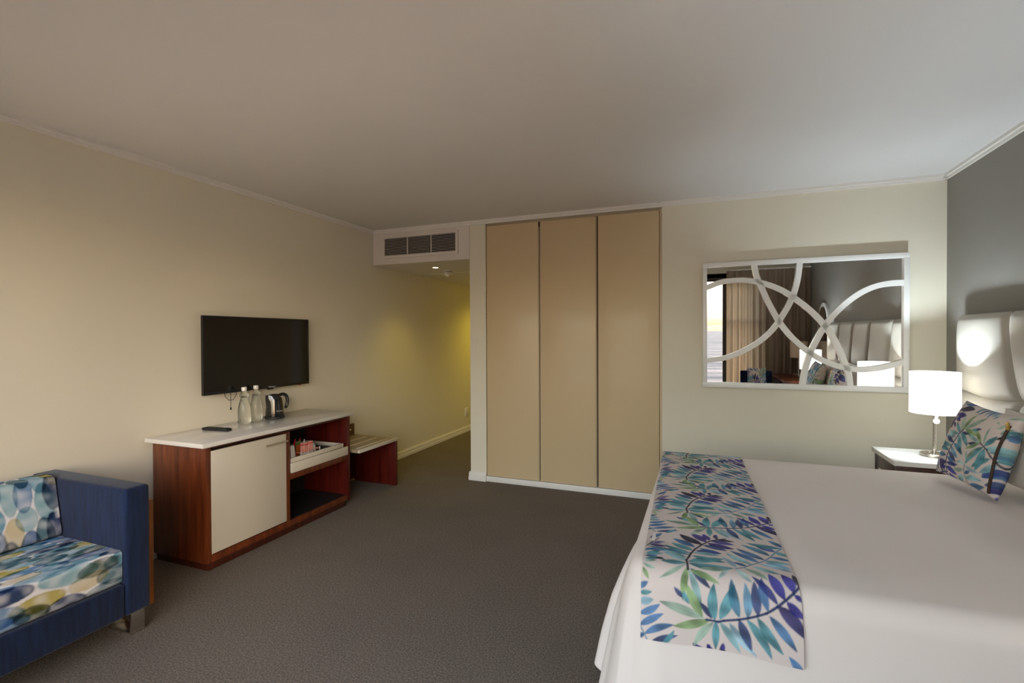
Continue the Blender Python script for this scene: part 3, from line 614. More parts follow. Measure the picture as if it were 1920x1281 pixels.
PAL = {k: np.array(lin(v)) * 0.82 for k, v in dict(navy='17103c', navy2='150c66', indigo='2a1c84', indigoblue='1c2f86', royal='1c1c9c', royalblue='1f4792', purple='4a3b92', darkblue='1b3f78',
    blue='2f70a4', sky='86b6c8', sky2='5f9fbf', lightblue='93bccb', teal='41949f', tealblue='2b7896', tealgrey='7fadab', lightteal='7fb7bd', sage='94b39c', green='84a766', palesea='a9c8c4').items()}
PAL = {k: v * 0.84 + 0.16 * v.mean() * 0.95 for k, v in PAL.items()}
GROUND = np.array(lin('d3c6bf'))
PER = 0.5
def vnoise(S, T, f, seed):
    r = np.random.RandomState(seed); out = np.zeros_like(S)
    for k in range(5):
        a, b, c = r.uniform(-1, 1, 3); out += np.sin((S * a * 2.2 + T * b * 2.2) * f + c * 6) / 5
    return out
def leaf_print(S, T, px=0.0028):
    """S,T arrays (metres) -> linear colours of the leaf print"""
    col = np.tile(GROUND, S.shape + (1,)).astype(float)
    vn = vnoise(S, T, 60, 3)
    def blend(al, c):
        col[...] = col * (1 - al[..., None]) + c * al[..., None]
    for k in range(int(math.floor((T.min() - 0.30) / PER)), int(math.ceil((T.max() + 0.30) / PER)) + 1):
        for i, (bs, bt, ts, tt, w, cn) in enumerate(LEAVES):
            b = np.array((bs, bt + k * PER)); d = np.array((ts - bs, tt - bt)); ln = np.hypot(*d); e = d / ln; nn = np.array((-e[1], e[0]))
            lo = np.minimum(b, b + d) - w; hi = np.maximum(b, b + d) + w
            msk = (S > lo[0]) & (S < hi[0]) & (T > lo[1]) & (T < hi[1])
            if not msk.any(): continue
            s = S[msk] - b[0]; t = T[msk] - b[1]
            u = (s * e[0] + t * e[1]) / ln; v = s * nn[0] + t * nn[1]
            v = v - ((i * 37 % 11) - 5) * 0.012 * ln * 4 * np.clip(u, 0, 1) * (1 - np.clip(u, 0, 1))
            uu = np.clip(u, 0, 1); hw = 0.56 * w * np.sin(np.pi * uu ** 0.88) ** 0.85
            al = np.clip((hw - np.abs(v)) / px + 0.5, 0, 1) * ((u > 0) & (u < 1)) * 0.94
            c = PAL[cn]; mixv = np.clip(0.5 + 0.9 * vn[msk] + 0.25 * np.sin(i * 1.7 + u * 4), 0, 1)[:, None]
            cc = c * (0.72 + 0.75 * mixv) + 0.035 * mixv
            cc = cc * (1 - 0.18 * np.exp(-(v / (0.06 * w + 1e-4)) ** 2))[:, None]
            cur = col[msk]; col[msk] = cur * (1 - al[:, None]) + cc * al[:, None]
        for pts, w, cn in STEMS:
            for (a0, a1), (b0, b1) in zip(pts, pts[1:]):
                p = np.array((a0, a1 + k * PER)); d = np.array((b0 - a0, b1 - a1)); l2 = d @ d
                msk = (S > min(a0, b0) - 0.02) & (S < max(a0, b0) + 0.02) & (T > min(a1, b1) + k * PER - 0.02) & (T < max(a1, b1) + k * PER + 0.02)
                if not msk.any(): continue
                s = S[msk] - p[0]; t = T[msk] - p[1]; u = np.clip((s * d[0] + t * d[1]) / l2, 0, 1)
                dist = np.hypot(s - u * d[0], t - u * d[1]); al = np.clip((w * 0.5 - dist) / px + 0.5, 0, 1) * 0.95
                cur = col[msk]; col[msk] = cur * (1 - al[:, None]) + (PAL[cn] * 0.8) * al[:, None]
    return col
def oval_print(S, T, seed, px=0.0025):
    """watercolour ovals, long along S"""
    rnd = random.Random(seed); col = np.tile(np.array(lin('dedad9')), S.shape + (1,)).astype(float)
    pal = [('2a5f93', 4), ('1d3864', 4), ('5d9cb4', 5), ('3f6f7c', 4), ('8fb9c2', 4), ('b9aa3a', 3), ('5f6b58', 3), ('d9cba4', 2), ('4583b4', 3)]
    pal = [np.array(lin(h)) for h, w in pal for _ in range(w)]
    s0, s1, t0, t1 = S.min(), S.max(), T.min(), T.max()
    rows = []; t = t0 - 0.03; r = 0
    while t < t1 + 0.05:
        s = s0 - rnd.uniform(0.0, 0.15)
        while s < s1 + 0.1:
            ln = rnd.uniform(0.09, 0.17); rows.append((s + ln / 2, t + rnd.uniform(-0.012, 0.012), ln * 0.62, rnd.uniform(0.030, 0.042), rnd.choice(pal), rnd.uniform(-0.12, 0.12), rnd.uniform(0.80, 1.0)))
            s += ln * rnd.uniform(0.75, 1.35)
        t += rnd.uniform(0.046, 0.058); r += 1
    vn = vnoise(S, T, 45, seed + 1)
    for cs, c_t, a, b, c, rot, op in rows:
        msk = (np.abs(S - cs) < a + b) & (np.abs(T - c_t) < b * 1.6 + 0.03)
        if not msk.any(): continue
        x = S[msk] - cs; y = T[msk] - c_t; x, y = x * math.cos(rot) + y * math.sin(rot), -x * math.sin(rot) + y * math.cos(rot)
        wv = b * (0.86 + 0.14 * np.cos(x / a * 3.0)); d = (np.abs(x / a) ** 3.2 + np.abs(y / wv) ** 2.4) ** (1 / 2.6)
        sd = (1 - d) * b
        al = np.clip(sd / px + 0.5, 0, 1) * op * np.clip(0.85 + 0.45 * vn[msk] + 0.15 * x / a, 0.35, 1)
        edge = np.exp(-(sd / 0.004) ** 2) * 0.5 * (sd > -0.004)
        tint = 1 - al[:, None] * (1 - np.clip(c * 1.1 + 0.01, 0, 1)); col[msk] *= tint
        col[msk] *= (1 - edge[:, None] * 0.55 * (1 - c))
    return np.clip(col, 0.004, 1)

# ================================================================== SOFA
SF = -2.440; SY0, SY1 = 0.02, 1.535
so = thing('sofa', (SF, SY1, 0), 'navy blue sofa with watercolour oval print cushions against the left wall', 'sofa')
def SP(name, mat, x0, x1, y0, y1, z0, z1, bev): return MB().box(x0 - SF, x1 - SF, y0 - SY1, y1 - SY1, z0, z1, bev, 4).obj(name, mat, so, 50)
SP('armrest', 'navy', -3.185, SF, 1.424, SY1, 0.118, 0.702, 0.018)
SP('armrest', 'navy', -3.185, SF, SY0, SY0 + 0.111, 0.118, 0.702, 0.018)
SP('seat_base', 'navy', -3.185, SF - 0.004, SY0 + 0.112, 1.4235, 0.120, 0.272, 0.010)
SP('back_frame', 'navy', -3.185, -3.105, SY0 + 0.112, 1.4235, 0.272, 0.690, 0.015)
def foot(x, y):
    mb = MB(); mb.box(x - 0.16 - SF, x - SF, y - 0.03 - SY1, y + 0.03 - SY1, 0, 0.010, 0.001); mb.box(x - 0.012 - SF, x - SF, y - 0.03 - SY1, y + 0.03 - SY1, 0.010, 0.118, 0.001); mb.box(x - 0.16 - SF, x - 0.148 - SF, y - 0.03 - SY1, y + 0.03 - SY1, 0.010, 0.118, 0.001)
    mb.obj('foot', 'nickel', so)
for x in (-2.488, -2.96):
    for y in (1.502, 0.06): foot(x, y)
def loft_cushion(name, prof, y0, y1, seed, S_of=None, long_y=True, parent=None, crown=0.0):
    """prof: closed list of (x,z); extruded y0..y1 with soft ends, printed"""
    P = np.array([tuple(p) for p in prof]); seg = np.hypot(*np.diff(np.vstack([P, P[:1]]), axis=0).T); tot = seg.sum()
    n = int(tot / 0.0042); cum = np.concatenate([[0], np.cumsum(seg)]); q = np.linspace(0, tot, n, endpoint=False)
    PX = np.interp(q, cum, np.append(P[:, 0], P[0, 0])); PZ = np.interp(q, cum, np.append(P[:, 1], P[0, 1]))
    m = int((y1 - y0) / 0.0042); e = 0.022
    ys = np.concatenate([[y0] * 5, np.linspace(y0 + e, y1 - e, m), [y1] * 5]); sc_ = np.ones(m + 10)
    for k in range(5):
        a = math.pi / 2 * k / 5; ys[k] = y0 + e * (1 - math.sin(a)); sc_[k] = 1 - (1 - math.cos(math.pi / 2 - a)) * 0.0; ys[-1 - k] = y1 - e * (1 - math.sin(a))
    cx, cz = PX.mean(), PZ.mean(); ins = np.zeros(m + 10)
    for k in range(5):
        a = math.pi / 2 * k / 5; ins[k] = ins[-1 - k] = e * (1 - math.cos(math.pi / 2 - a) if False else (1 - math.sin(a)) ** 2)
    hw, hh_ = np.abs(PX - cx).max(), np.abs(PZ - cz).max()
    X = cx + (PX - cx)[:, None] * (1 - ins / hw)[None, :]; Z = cz + (PZ - cz)[:, None] * (1 - ins / hh_)[None, :]
    Y = np.broadcast_to(ys[None, :], X.shape)
    if crown: Z = Z + crown * np.sin(np.pi * np.clip((Y - y0) / (y1 - y0), 0, 1)) * (Z > cz)
    A = np.broadcast_to(q[:, None], X.shape)
    col = oval_print(Y, A, seed) if long_y else oval_print(A, Y, seed)
    V = np.stack([X - SF, Y - SY1, Z], -1)
    return grid_mesh(name, V, col, 'pebble', so, wrap=True, caps=True, smooth=60)
def rrect(x0, x1, z0, z1, r, n=6):
    out = []
    for cx, cz, a0 in ((x1 - r, z0 + r, -90), (x1 - r, z1 - r, 0), (x0 + r, z1 - r, 90), (x0 + r, z0 + r, 180)):
        for k in range(n + 1):
            a = math.radians(a0 + 90 * k / n); out.append((cx + r * math.cos(a), cz + r * math.sin(a)))
    return out
loft_cushion('seat_cushion', rrect(-3.100, -2.458, 0.274, 0.425, 0.018), SY0 + 0.114, 1.4215, 11, crown=0.006)
_bc = [(x + (0.43 - z) * -0.22, z) for x, z in rrect(-3.04 - 0.06, -2.915, 0.430, 0.715, 0.022)]
_bc = [(-3.095 + (x + 3.100) * 0.98 - (z - 0.43) * 0.20 * (1 if x > -3.0 else 0.0), z) for x, z in rrect(-3.100, -2.905, 0.430, 0.715, 0.022)]
loft_cushion('back_cushion', _bc, SY0 + 0.114, 1.4180, 23, long_y=False)

sp = thing('side_table', (-2.90, 1.645, 0), 'slim orange oak side table squeezed between the sofa arm and the cabinet', 'side table')
MB().box(-0.21, 0.215, 0.026, 0.056, 0, 0.545, 0.002).obj('side_panel', 'oak', sp)
MB().box(-0.21, 0.180, -0.090, -0.064, 0, 0.520, 0.002).obj('side_panel', 'oak', sp)
MB().box(-0.21, 0.180, -0.090, 0.0255, 0.5205, 0.545, 0.002).obj('top', 'oak', sp)

# ================================================================== BED
ZT, BYF, BYB, BR_, BXF, BXH = 0.645, 1.68, 3.25, 0.07, -0.170, 1.470
bed = thing('bed', (0.65, 2.465, 0), 'wide double bed with dark base under the white duvet', 'bed')
MB().box(-0.72, 0.81, -0.72, 0.72, 0.06, 0.30, 0.01).obj('base', 'mahog_dark', bed)
MB().box(-0.76, 0.82, -0.76, 0.76, 0.3005, 0.575, 0.05, 4).obj('mattress', 'sheet', bed, 50)
for x in (-0.66, 0.75):
    for y in (-0.66, 0.66): MB().lathe([(0.025, 0), (0.03, 0.0598)], 14, (x, y, 0)).obj('leg', 'blackmat', bed, fix=True)

# duvet: rounded top, draped sides with folds
def ring_pts():
    """outline of the flat top: points, outward normals and length; runs head(near) -> foot -> head(far)"""
    rc = 0.05; pts = []; nor = []
    def line(a, b, nn, step=0.012):
        L = math.hypot(b[0] - a[0], b[1] - a[1]); k = max(2, int(L / step))
        for i in range(k): pts.append((a[0] + (b[0] - a[0]) * i / k, a[1] + (b[1] - a[1]) * i / k)); nor.append(nn)
    def arc(c, a0, a1, k=14):
        for i in range(k):
            a = math.radians(a0 + (a1 - a0) * i / k); pts.append((c[0] + rc * math.cos(a), c[1] + rc * math.sin(a))); nor.append((math.cos(a), math.sin(a)))
    line((BXH, BYF), (BXF + rc, BYF), (0, -1)); arc((BXF + rc, BYF + rc), 270, 180)
    line((BXF, BYF + rc), (BXF, BYB - rc), (-1, 0)); arc((BXF + rc, BYB - rc), 180, 90)
    line((BXF + rc, BYB), (BXH, BYB), (0, 1)); pts.append((BXH, BYB)); nor.append((0, 1))
    return np.array(pts), np.array(nor)
RP, RN = ring_pts()
_len = np.concatenate([[0], np.cumsum(np.hypot(*np.diff(RP, axis=0).T))])
i_near = int(np.argmin(np.hypot(RP[:, 0] - BXF, RP[:, 1] - BYF))); i_far = int(np.argmin(np.hypot(RP[:, 0] - BXF, RP[:, 1] - BYB)))
sN, sF_ = _len[i_near], _len[i_far]
def fold(s):
    r = np.random.RandomState(5); f = np.zeros_like(s)
    for k in range(7): f += r.uniform(0.5, 1.0) * np.sin(s * r.uniform(9, 42) + r.uniform(0, 6.28)) / 4.5
    return f
rows = []; zs = []
DROP = 0.56
for j in range(9):
    a = math.pi / 2 * j / 8; rows.append(np.full(len(RP), BR_ * math.sin(a))); zs.append(np.full(len(RP), ZT - BR_ * (1 - math.cos(a))))
fd = fold(_len); corner = np.exp(-((_len - sN - 0.20) / 0.15) ** 2); cfar = np.exp(-((_len - sF_) / 0.14) ** 2); foot_side = ((_len > sN) & (_len < sF_)).astype(float)
for j in range(1, 27):
    u = j / 26; dep = u * (DROP - BR_)
    amp = 0.004 + 0.016 * u ** 1.2 + (0.020 * corner + 0.014 * cfar) * u
    near = np.where(foot_side > 0, 1.0, 1 - np.exp(-((RP[:, 0] - 0.05) / 0.36) ** 6)); amp = amp * near
    flare = 0.03 * u + 0.075 * corner * u ** 0.7 + 0.035 * foot_side * u ** 0.8 + 0.02 * cfar * u
    fold2 = corner * 0.018 * np.sin(_len * 46 + 2.0 + u * 3.0) * np.minimum(1, u * 2.5)
    rows.append(BR_ + flare + amp * fd + fold2); zs.append(np.full(len(RP), ZT - BR_) - dep + 0.012 * u * np.sin(_len * 7 + 1))
V = np.stack([np.stack([RP[:, 0] + RN[:, 0] * r, RP[:, 1] + RN[:, 1] * r, z], -1) for r, z in zip(rows, zs)], 0)
dvp = thing('duvet', (0.65, 2.465, ZT), 'plain white duvet covering the whole bed and hanging over its foot', 'duvet')
off = np.array((0.65, 2.465, ZT))
drape = grid_mesh('drape', V - off, None, 'duvet', dvp, smooth=180)
# top: gently quilted sheet that meets the rim
nx, ny = 90, 84
GXs = np.linspace(BXF, BXH, nx); GYs = np.linspace(BYF, BYB, ny); gx, gy = np.meshgrid(GXs, GYs, indexing='ij')
ed = np.minimum(np.minimum(gx - BXF, 1.0), np.minimum(gy - BYF, BYB - gy)); ed = np.clip(ed / 0.12, 0, 1)
gz = ZT + ed * (0.004 * np.sin(gx * 7 + gy * 3) + 0.003 * np.sin(gx * 3 - gy * 8 + 1) + 0.002 * np.sin(gx * 19 + 4 * gy))
# pull the two foot corners in so that they follow the rounded outline
rc = 0.05
for sy, yc in ((0, BYF + rc), (1, BYB - rc)):
    mk = (gx < BXF + rc) & ((gy < yc) if sy == 0 else (gy > yc)); dx = gx - (BXF + rc); dy = gy - yc; rr = np.hypot(dx, dy); mxx = np.maximum(np.abs(dx), np.abs(dy)); kf = np.where(rr > 1e-6, mxx / np.maximum(rr, 1e-6), 1)
    gx = np.where(mk, BXF + rc + dx * kf, gx); gy = np.where(mk, yc + dy * kf, gy)
grid_mesh('top', np.stack([gx, gy, gz], -1) - off, None, 'duvet', dvp, smooth=180)

# bed runner with the leaf print, laid over the top and down both sides
def run_prof(t, side):
    """t>=0 on the top measured from the near fold; returns y,z"""
    Wt = BYB - BYF; o = 0.008
    t = np.asarray(t, float); y = BYF + t; z = np.full_like(t, ZT + o)
    R_ = BR_ + o
    a = np.clip(-t / BR_, 0, math.pi / 2); m = t < 0
    y = np.where(m, BYF - R_ * np.sin(a), y); z = np.where(m, ZT - BR_ + R_ * np.cos(a), z)
    d = -t - BR_ * math.pi / 2; m2 = d > 0
    y = np.where(m2, BYF - R_ - 0.10 * d, y); z = np.where(m2, ZT - BR_ - d, z)
    t2 = t - Wt; a = np.clip(t2 / BR_, 0, math.pi / 2); m = t2 > 0
    y = np.where(m, BYB + R_ * np.sin(a), y); z = np.where(m, ZT - BR_ + R_ * np.cos(a), z)
    d = t2 - BR_ * math.pi / 2; m2 = d > 0
    y = np.where(m2, BYB + R_ + 0.10 * d, y); z = np.where(m2, ZT - BR_ - d, z)
    return y, z
ss = np.linspace(0, 0.452, 170); tt = np.linspace(-0.245, BYB - BYF + 0.235, 760)
S_, T_ = np.meshgrid(ss, tt, indexing='ij'); ry, rz = run_prof(T_, 0)
xl = np.where(T_ > -0.15, -0.184 - 0.03 * (BYF + T_ - 1.6), -0.184 - 0.03 * (1.53 - 1.6))
rz = rz + (T_ > 0.06) * (T_ < BYB - BYF - 0.06) * (0.004 * np.sin((xl + S_) * 7 + ry * 3) + 0.003 * np.sin((xl + S_) * 3 - ry * 8 + 1) + 0.002 * np.sin((xl + S_) * 19 + 4 * ry)) * np.clip((T_ - 0.06) / 0.1, 0, 1) * np.clip((BYB - BYF - 0.06 - T_) / 0.1, 0, 1)
ry = ry - 0.016 * np.clip((-T_ - 0.08) / 0.16, 0, 1) * np.clip(1 - S_ / 0.16, 0, 1)
ry = ry - 0.006 * (T_ < -0.10) * np.sin(S_ * 16 + 0.5) * np.clip((-T_ - 0.1) / 0.1, 0, 1)
RV = np.stack([xl + S_, ry, rz], -1); RC = leaf_print(S_, T_)
# turn the hem under so that the cloth has an edge
def hem(V, Cc):
    lo = V[:1].copy(); hi = V[-1:].copy(); lo[..., 2] -= 0.005; hi[..., 2] -= 0.005
    V = np.concatenate([lo, V, hi], 0); Cc = np.concatenate([Cc[:1], Cc, Cc[-1:]], 0); return V, Cc
RV, RC = hem(RV, RC); ro = np.array((0.05, 2.46, ZT))
rn = grid_mesh('bed_runner', RV - ro, RC, 'leaf', None, smooth=180); rn.location = ro
tag(rn, 'white bed runner printed with blue and green palm leaves across the foot of the bed', 'bed runner')

# ------------------------------------------------------------------ pillows and cushions
def pillow(name, BL, BR, TR, TL, thick, mat, label, cat, group=None, paint=None, n=60, parts=True, pw=2.6):
    BL, BR, TR, TL = (np.array(p, float) for p in (BL, BR, TR, TL)); base = (BL + BR) / 2
    a = np.linspace(-1, 1, n); A, Bq = np.meshgrid(a, a, indexing='ij')
    # pinch the edges between the corners
    k = 0.06; A2 = A * (1 - k * (1 - np.abs(A) ** 3) * 0 - k * (1 - Bq ** 2) * np.abs(A) ** 4); B2 = Bq * (1 - k * (1 - A ** 2) * np.abs(Bq) ** 4)
    u = (A2 + 1) / 2; v = (B2 + 1) / 2
    P = (BL[None, None] * ((1 - u) * (1 - v))[..., None] + BR * (u * (1 - v))[..., None] + TR * (u * v)[..., None] + TL * ((1 - u) * v)[..., None])
    nr = np.cross(BR - BL, TL - BL); nr /= np.linalg.norm(nr)
    h = thick / 2 * ((1 - np.abs(A) ** pw) * (1 - np.abs(Bq) ** pw)) ** 0.55
    front = P + nr * (h + 0.004)[..., None]; back = P - nr * (h + 0.004)[..., None]
    t = thing(name, tuple(base), label, cat, group)
    cf = cb_ = None
    if paint: cf = paint(u, v); cb_ = cf
    V = np.concatenate([front, back[::-1]], 0)
    cc = None if cf is None else np.concatenate([cf, cf[::-1]], 0)
    o = grid_mesh('cover', V - base, cc, mat, t, wrap=True, smooth=180)
    def surf(uu, vv, lift=0.002):
        aa, bb = 2 * uu - 1, 2 * vv - 1
        p = BL * ((1 - uu) * (1 - vv)) + BR * (uu * (1 - vv)) + TR * (uu * vv) + TL * ((1 - uu) * vv)
        hh = thick / 2 * ((1 - abs(aa) ** pw) * (1 - abs(bb) ** pw)) ** 0.55
        return p + nr * (hh + 0.004 + lift) - base
    return t, surf
def cushion_paint(so_, to_, ang, sc_):
    def f(u, v):
        x = (u - 0.5) * sc_; y = (v - 0.5) * sc_; c, s = math.cos(ang), math.sin(ang)
        S = x * c - y * s + so_; T = x * s + y * c + to_
        S = 0.02 + 0.41 - np.abs(np.mod(S - 0.02, 0.82) - 0.41)
        return leaf_print(S, T, 0.0035)
    return f
def scatter(name, y_shift, paint, label, mirror=False):
    def Y(y): return y if not mirror else 2 * 2.465 - y
    c = [(1.150, Y(3.205), 0.672), (1.197, Y(2.750), 0.664), (1.262, Y(2.690), 1.040), (1.258, Y(3.160), 1.052)]
    if mirror: c = [c[1], c[0], c[3], c[2]]
    t, surf = pillow(name, *c, 0.125, 'leaf', label, 'cushion', 'leaf print cushions on the bed', paint, 110, pw=3.0)
    if not mirror:
        pts = [surf(0.945 + 0.006 * math.sin(k * 0.5), 0.05 + 0.82 * k / 16, 0.001) for k in range(17)]
        MB().tube([tuple(p) for p in pts], 0.006, 8).obj('zip', plain('brown_zip', (0.05, 0.025, 0.012), 0.6), t)
        p = surf(0.945, 0.87, 0.008); mb = MB().box(p[0] - 0.004, p[0] + 0.004, p[1] - 0.008, p[1] + 0.008, p[2] - 0.022, p[2] + 0.012, 0.002); mb.obj('zip_pull', 'brass', t)
    return t
scatter('scatter_cushion', 0, cushion_paint(0.235, -0.10, math.radians(125), 0.44), 'leaf print cushion with a brown zip leaning on the pillows nearest the lamp')
scatter('scatter_cushion', 0, cushion_paint(0.20, 0.10, math.radians(70), 0.44), 'leaf print cushion on the window side of the bed seen in the mirror', True)
pillow('pillow', (1.33, 3.10, 0.69), (1.33, 2.42, 0.69), (1.385, 2.42, 1.03), (1.385, 3.10, 1.03), 0.11, 'pillow2', 'cream pillow leaning behind the leaf print cushion nearest the lamp', 'pillow', 'bed pillows', n=50)
pillow('pillow', (1.455, 3.03, 0.69), (1.455, 2.36, 0.69), (1.455, 2.36, 1.075), (1.455, 3.03, 1.075), 0.05, 'pillow', 'white pillow upright against the headboard behind the cream pillow', 'pillow', 'bed pillows', n=50)
pillow('pillow', (1.33, 2.36, 0.69), (1.33, 1.70, 0.69), (1.385, 1.70, 1.03), (1.385, 2.36, 1.03), 0.11, 'pillow2', 'cream pillow on the window side of the bed', 'pillow', 'bed pillows', n=40)

# ================================================================== HEADBOARD
HX0, HXB = 1.575, 1.588
SEAMS = [1.10, 1.675, 2.245, 2.815, 3.385, 3.968]
hbd = thing('headboard', (XR, 2.53, 0.30), 'pearl grey padded headboard of tall stitched panels along the right wall', 'headboard')
HZ0, HZM, HZ1 = 0.32, 1.045, 1.515
def seam_y(k, z):
    if k in (0, len(SEAMS) - 1): return SEAMS[k]
    return SEAMS[k] - 0.105 * max(0.0, 1 - abs(z - HZM) / 0.46) ** 1.6 + 0.012
def seam_z(y): return HZM - 0.028 * abs(math.sin(math.pi * (y - SEAMS[0]) / 0.574))
MB().box(-0.028, -0.001, SEAMS[0] - 2.53 + 0.01, SEAMS[-1] - 2.53 - 0.01, 0.03, HZ1 - 0.30 - 0.02).obj('backing', 'leather', hbd)
for k in range(len(SEAMS) - 1):
    for lo in (True, False):
        n1, n2 = 22, 26; V = np.zeros((n1, n2, 3))
        for i in range(n1):
            for j in range(n2):
                b = j / (n2 - 1); ym = SEAMS[k] + (SEAMS[k + 1] - SEAMS[k]) * i / (n1 - 1)
                zz0, zz1 = (HZ0, seam_z(ym)) if lo else (seam_z(ym), HZ1)
                z = zz0 + (zz1 - zz0) * b; y0, y1 = seam_y(k, z), seam_y(k + 1, z); y = y0 + (y1 - y0) * i / (n1 - 1)
                a = i / (n1 - 1); f = lambda q: (1 - (2 * q - 1) ** 4) ** 0.6
                top = 1.0 if lo else min(1, (1 - b) / 0.10) ** 0.5 if b > 0.9 else 1.0
                bb = f(b)
                V[i, j] = (-(0.036 + 0.058 * (f(a) ** 0.5) * (bb ** 0.4)), y - 2.53, z - 0.30)
        grid_mesh('panel', V, None, 'leather', hbd, smooth=180)
# piping along the top
MB().tube([(-0.034, SEAMS[0] - 2.53 + 0.01 + 0.05 * i * 0.5706, HZ1 - 0.30 - 0.004) for i in range(101)], 0.006, 6).obj('piping', plain('grey_piping', (0.20, 0.18, 0.15), 0.5), hbd)

# ================================================================== BEDSIDE TABLES AND LAMPS
def nightstand(loc, label):
    t = thing('bedside_table', loc, label, 'bedside table', 'bedside tables')
    MB().box(-0.225, 0.205, -0.205, 0.205, 0.622, 0.650, 0.002).obj('top', 'quartz', t)
    MB().box(-0.21, 0.20, -0.195, -0.172, 0, 0.6215, 0.001).obj('side_panel', 'mahog_dark', t)
    MB().box(-0.21, 0.20, 0.172, 0.195, 0, 0.6215, 0.001).obj('side_panel', 'mahog_dark', t)
    MB().box(0.17, 0.19, -0.1715, 0.1715, 0.02, 0.6215).obj('back_panel', 'mahog_dark', t)
    MB().box(-0.19, 0.1695, -0.1715, 0.1715, 0.10, 0.12).obj('shelf', 'mahog_dark', t)
    dr = MB().box(-0.208, -0.19, -0.170, 0.170, 0.46, 0.612, 0.001).obj('drawer', 'mahog_dark', t)
    MB().tube([(-0.222, -0.06, 0.54), (-0.222, 0.06, 0.54)], 0.005, 8).obj('handle', 'nickel', dr)
    return t
ns1 = nightstand((1.272, 3.683, 0), 'dark bedside table with white top in the corner by the wall mirror')
ns2 = copy_tree(ns1); ns2.location = (1.272, 1.235, 0); ns2['label'] = 'dark bedside table with white top on the window side of the bed'
def lamp(loc, label, lit=True, rz=0.0, cold=True):
    t = thing('table_lamp', loc, label, 'lamp', 'nickel table lamps', rz)
    MB().lathe([(0.066, 0.0), (0.070, 0.002), (0.070, 0.014), (0.066, 0.018), (0.012, 0.0195)], 44).obj('base', 'nickel', t, 40, fix=True)
    MB().lathe([(0.012, 0.0195), (0.012, 0.040), (0.0085, 0.042), (0.0075, 0.26)], 20).obj('stem', 'nickel', t, 40, fix=True)
    MB().lathe([(0.003, 0.0), (0.004, 0.002), (0.004, 0.012), (0.002, 0.014)], 10, (-0.046, -0.020, 0.018)).obj('switch', 'nickel', t, 40, fix=True)
    MB().lathe([(0.0085, 0.255), (0.013, 0.258), (0.013, 0.27), (0.009, 0.275)], 18).obj('collar', 'chrome', t, 40, fix=True)
    b = bmesh.new(); bmesh.ops.create_uvsphere(b, u_segments=24, v_segments=14, radius=0.0155); mb = MB(); mb.merge(b, Matrix.Translation((0.002, -0.012, 0.214))); mb.tube([(0.0, -0.010, 0.225), (0.014, -0.012, 0.262)], 0.005, 8)
    mb.obj('stem_knob', 'chrome' if not lit else emit('knob_glint', (0.95, 0.97, 1.0), 6.0), t, 60)  # bright glint of the chrome stem knob is put in as emission
    z0, z1, r0, r1 = 0.262, 0.512, 0.122, 0.122
    MB().lathe([(r0, z0), (r1, z1), (r1 - 0.0025, z1), (r0 - 0.0025, z0), (r0, z0)], 64, cap0=False, cap1=False).obj('shade', 'shade' if lit else 'shade_off', t, 60, fix=True)
    sp_ = MB()
    for k in range(3):
        a = math.radians(120 * k + 20); sp_.tube([(0, 0, z1 - 0.03), ((r1 - 0.003) * math.cos(a), (r1 - 0.003) * math.sin(a), z1 - 0.012)], 0.0018, 6)
    sp_.obj('spider', 'nickel', t)
    MB().lathe([(0.0075, 0.26), (0.017, 0.29), (0.017, 0.33)], 16).obj('holder', 'ceramic', t, 40, fix=True)
    if lit:
        MB().lathe([(0.012, 0.3305), (0.024, 0.350), (0.028, 0.372), (0.022, 0.392), (0.008, 0.402)], 20).obj('bulb', emit('bulb_glow', (1.0, 0.97, 0.92), 10.0), t, 60, fix=True)
        li = bpy.data.lights.new('lamp_bulb', 'POINT'); li.energy = LAMP_W; li.color = (0.76, 0.90, 1.0); li.shadow_soft_size = 0.030
        lo_ = bpy.data.objects.new('lamp_bulb', li); C.objects.link(lo_); lo_.parent = t; lo_.location = (0, 0, 0.40)
    else: MB().lathe([(0.012, 0.3305), (0.024, 0.350), (0.028, 0.372), (0.022, 0.392), (0.008, 0.402)], 20).obj('bulb', 'ceramic', t, 60, fix=True)
    return t
lp1 = lamp((1.320, 3.712, 0.6505), 'lit table lamp with white drum shade in the corner by the wall mirror', rz=0.35)
lp2 = copy_tree(lp1); lp2.location = (1.305, 1.215, 0.6505); lp2['label'] = 'lit table lamp with white drum shade on the window side of the bed'

# ================================================================== WALL MIRROR
MX0, MX1, MZ0, MZ1 = 0.004, 1.363, 0.978, 1.973
mt = thing('wall_mirror', ((MX0 + MX1) / 2, YB - 0.001, MZ0), 'large rectangular mirror with white frame of crossing curved bars on the back wall', 'mirror')
mt.rotation_euler.x = math.radians(0.375)
mx0 = (MX0 + MX1) / 2; mw, mh = MX1 - MX0, MZ1 - MZ0
MB().box(-mw / 2 + 0.01, mw / 2 - 0.01, -0.022, -0.012, 0.01, mh - 0.01).obj('glass', 'mirror', mt)
MB().box(-mw / 2 + 0.01, mw / 2 - 0.01, -0.0118, -0.004, 0.01, mh - 0.01).obj('backing', 'framewhite', mt)
fm = 0.032; mb = MB()
for x0, x1, z0, z1 in ((-mw / 2, mw / 2, 0, fm * 1.25), (-mw / 2, mw / 2, mh - fm * 1.1, mh), (-mw / 2, -mw / 2 + fm, fm * 1.25, mh - fm * 1.1), (mw / 2 - fm * 1.1, mw / 2, fm * 1.25, mh - fm * 1.1)):
    mb.box(x0, x1, -0.046, -0.004, z0, z1, 0.002)
mb.obj('frame', 'framewhite', mt)
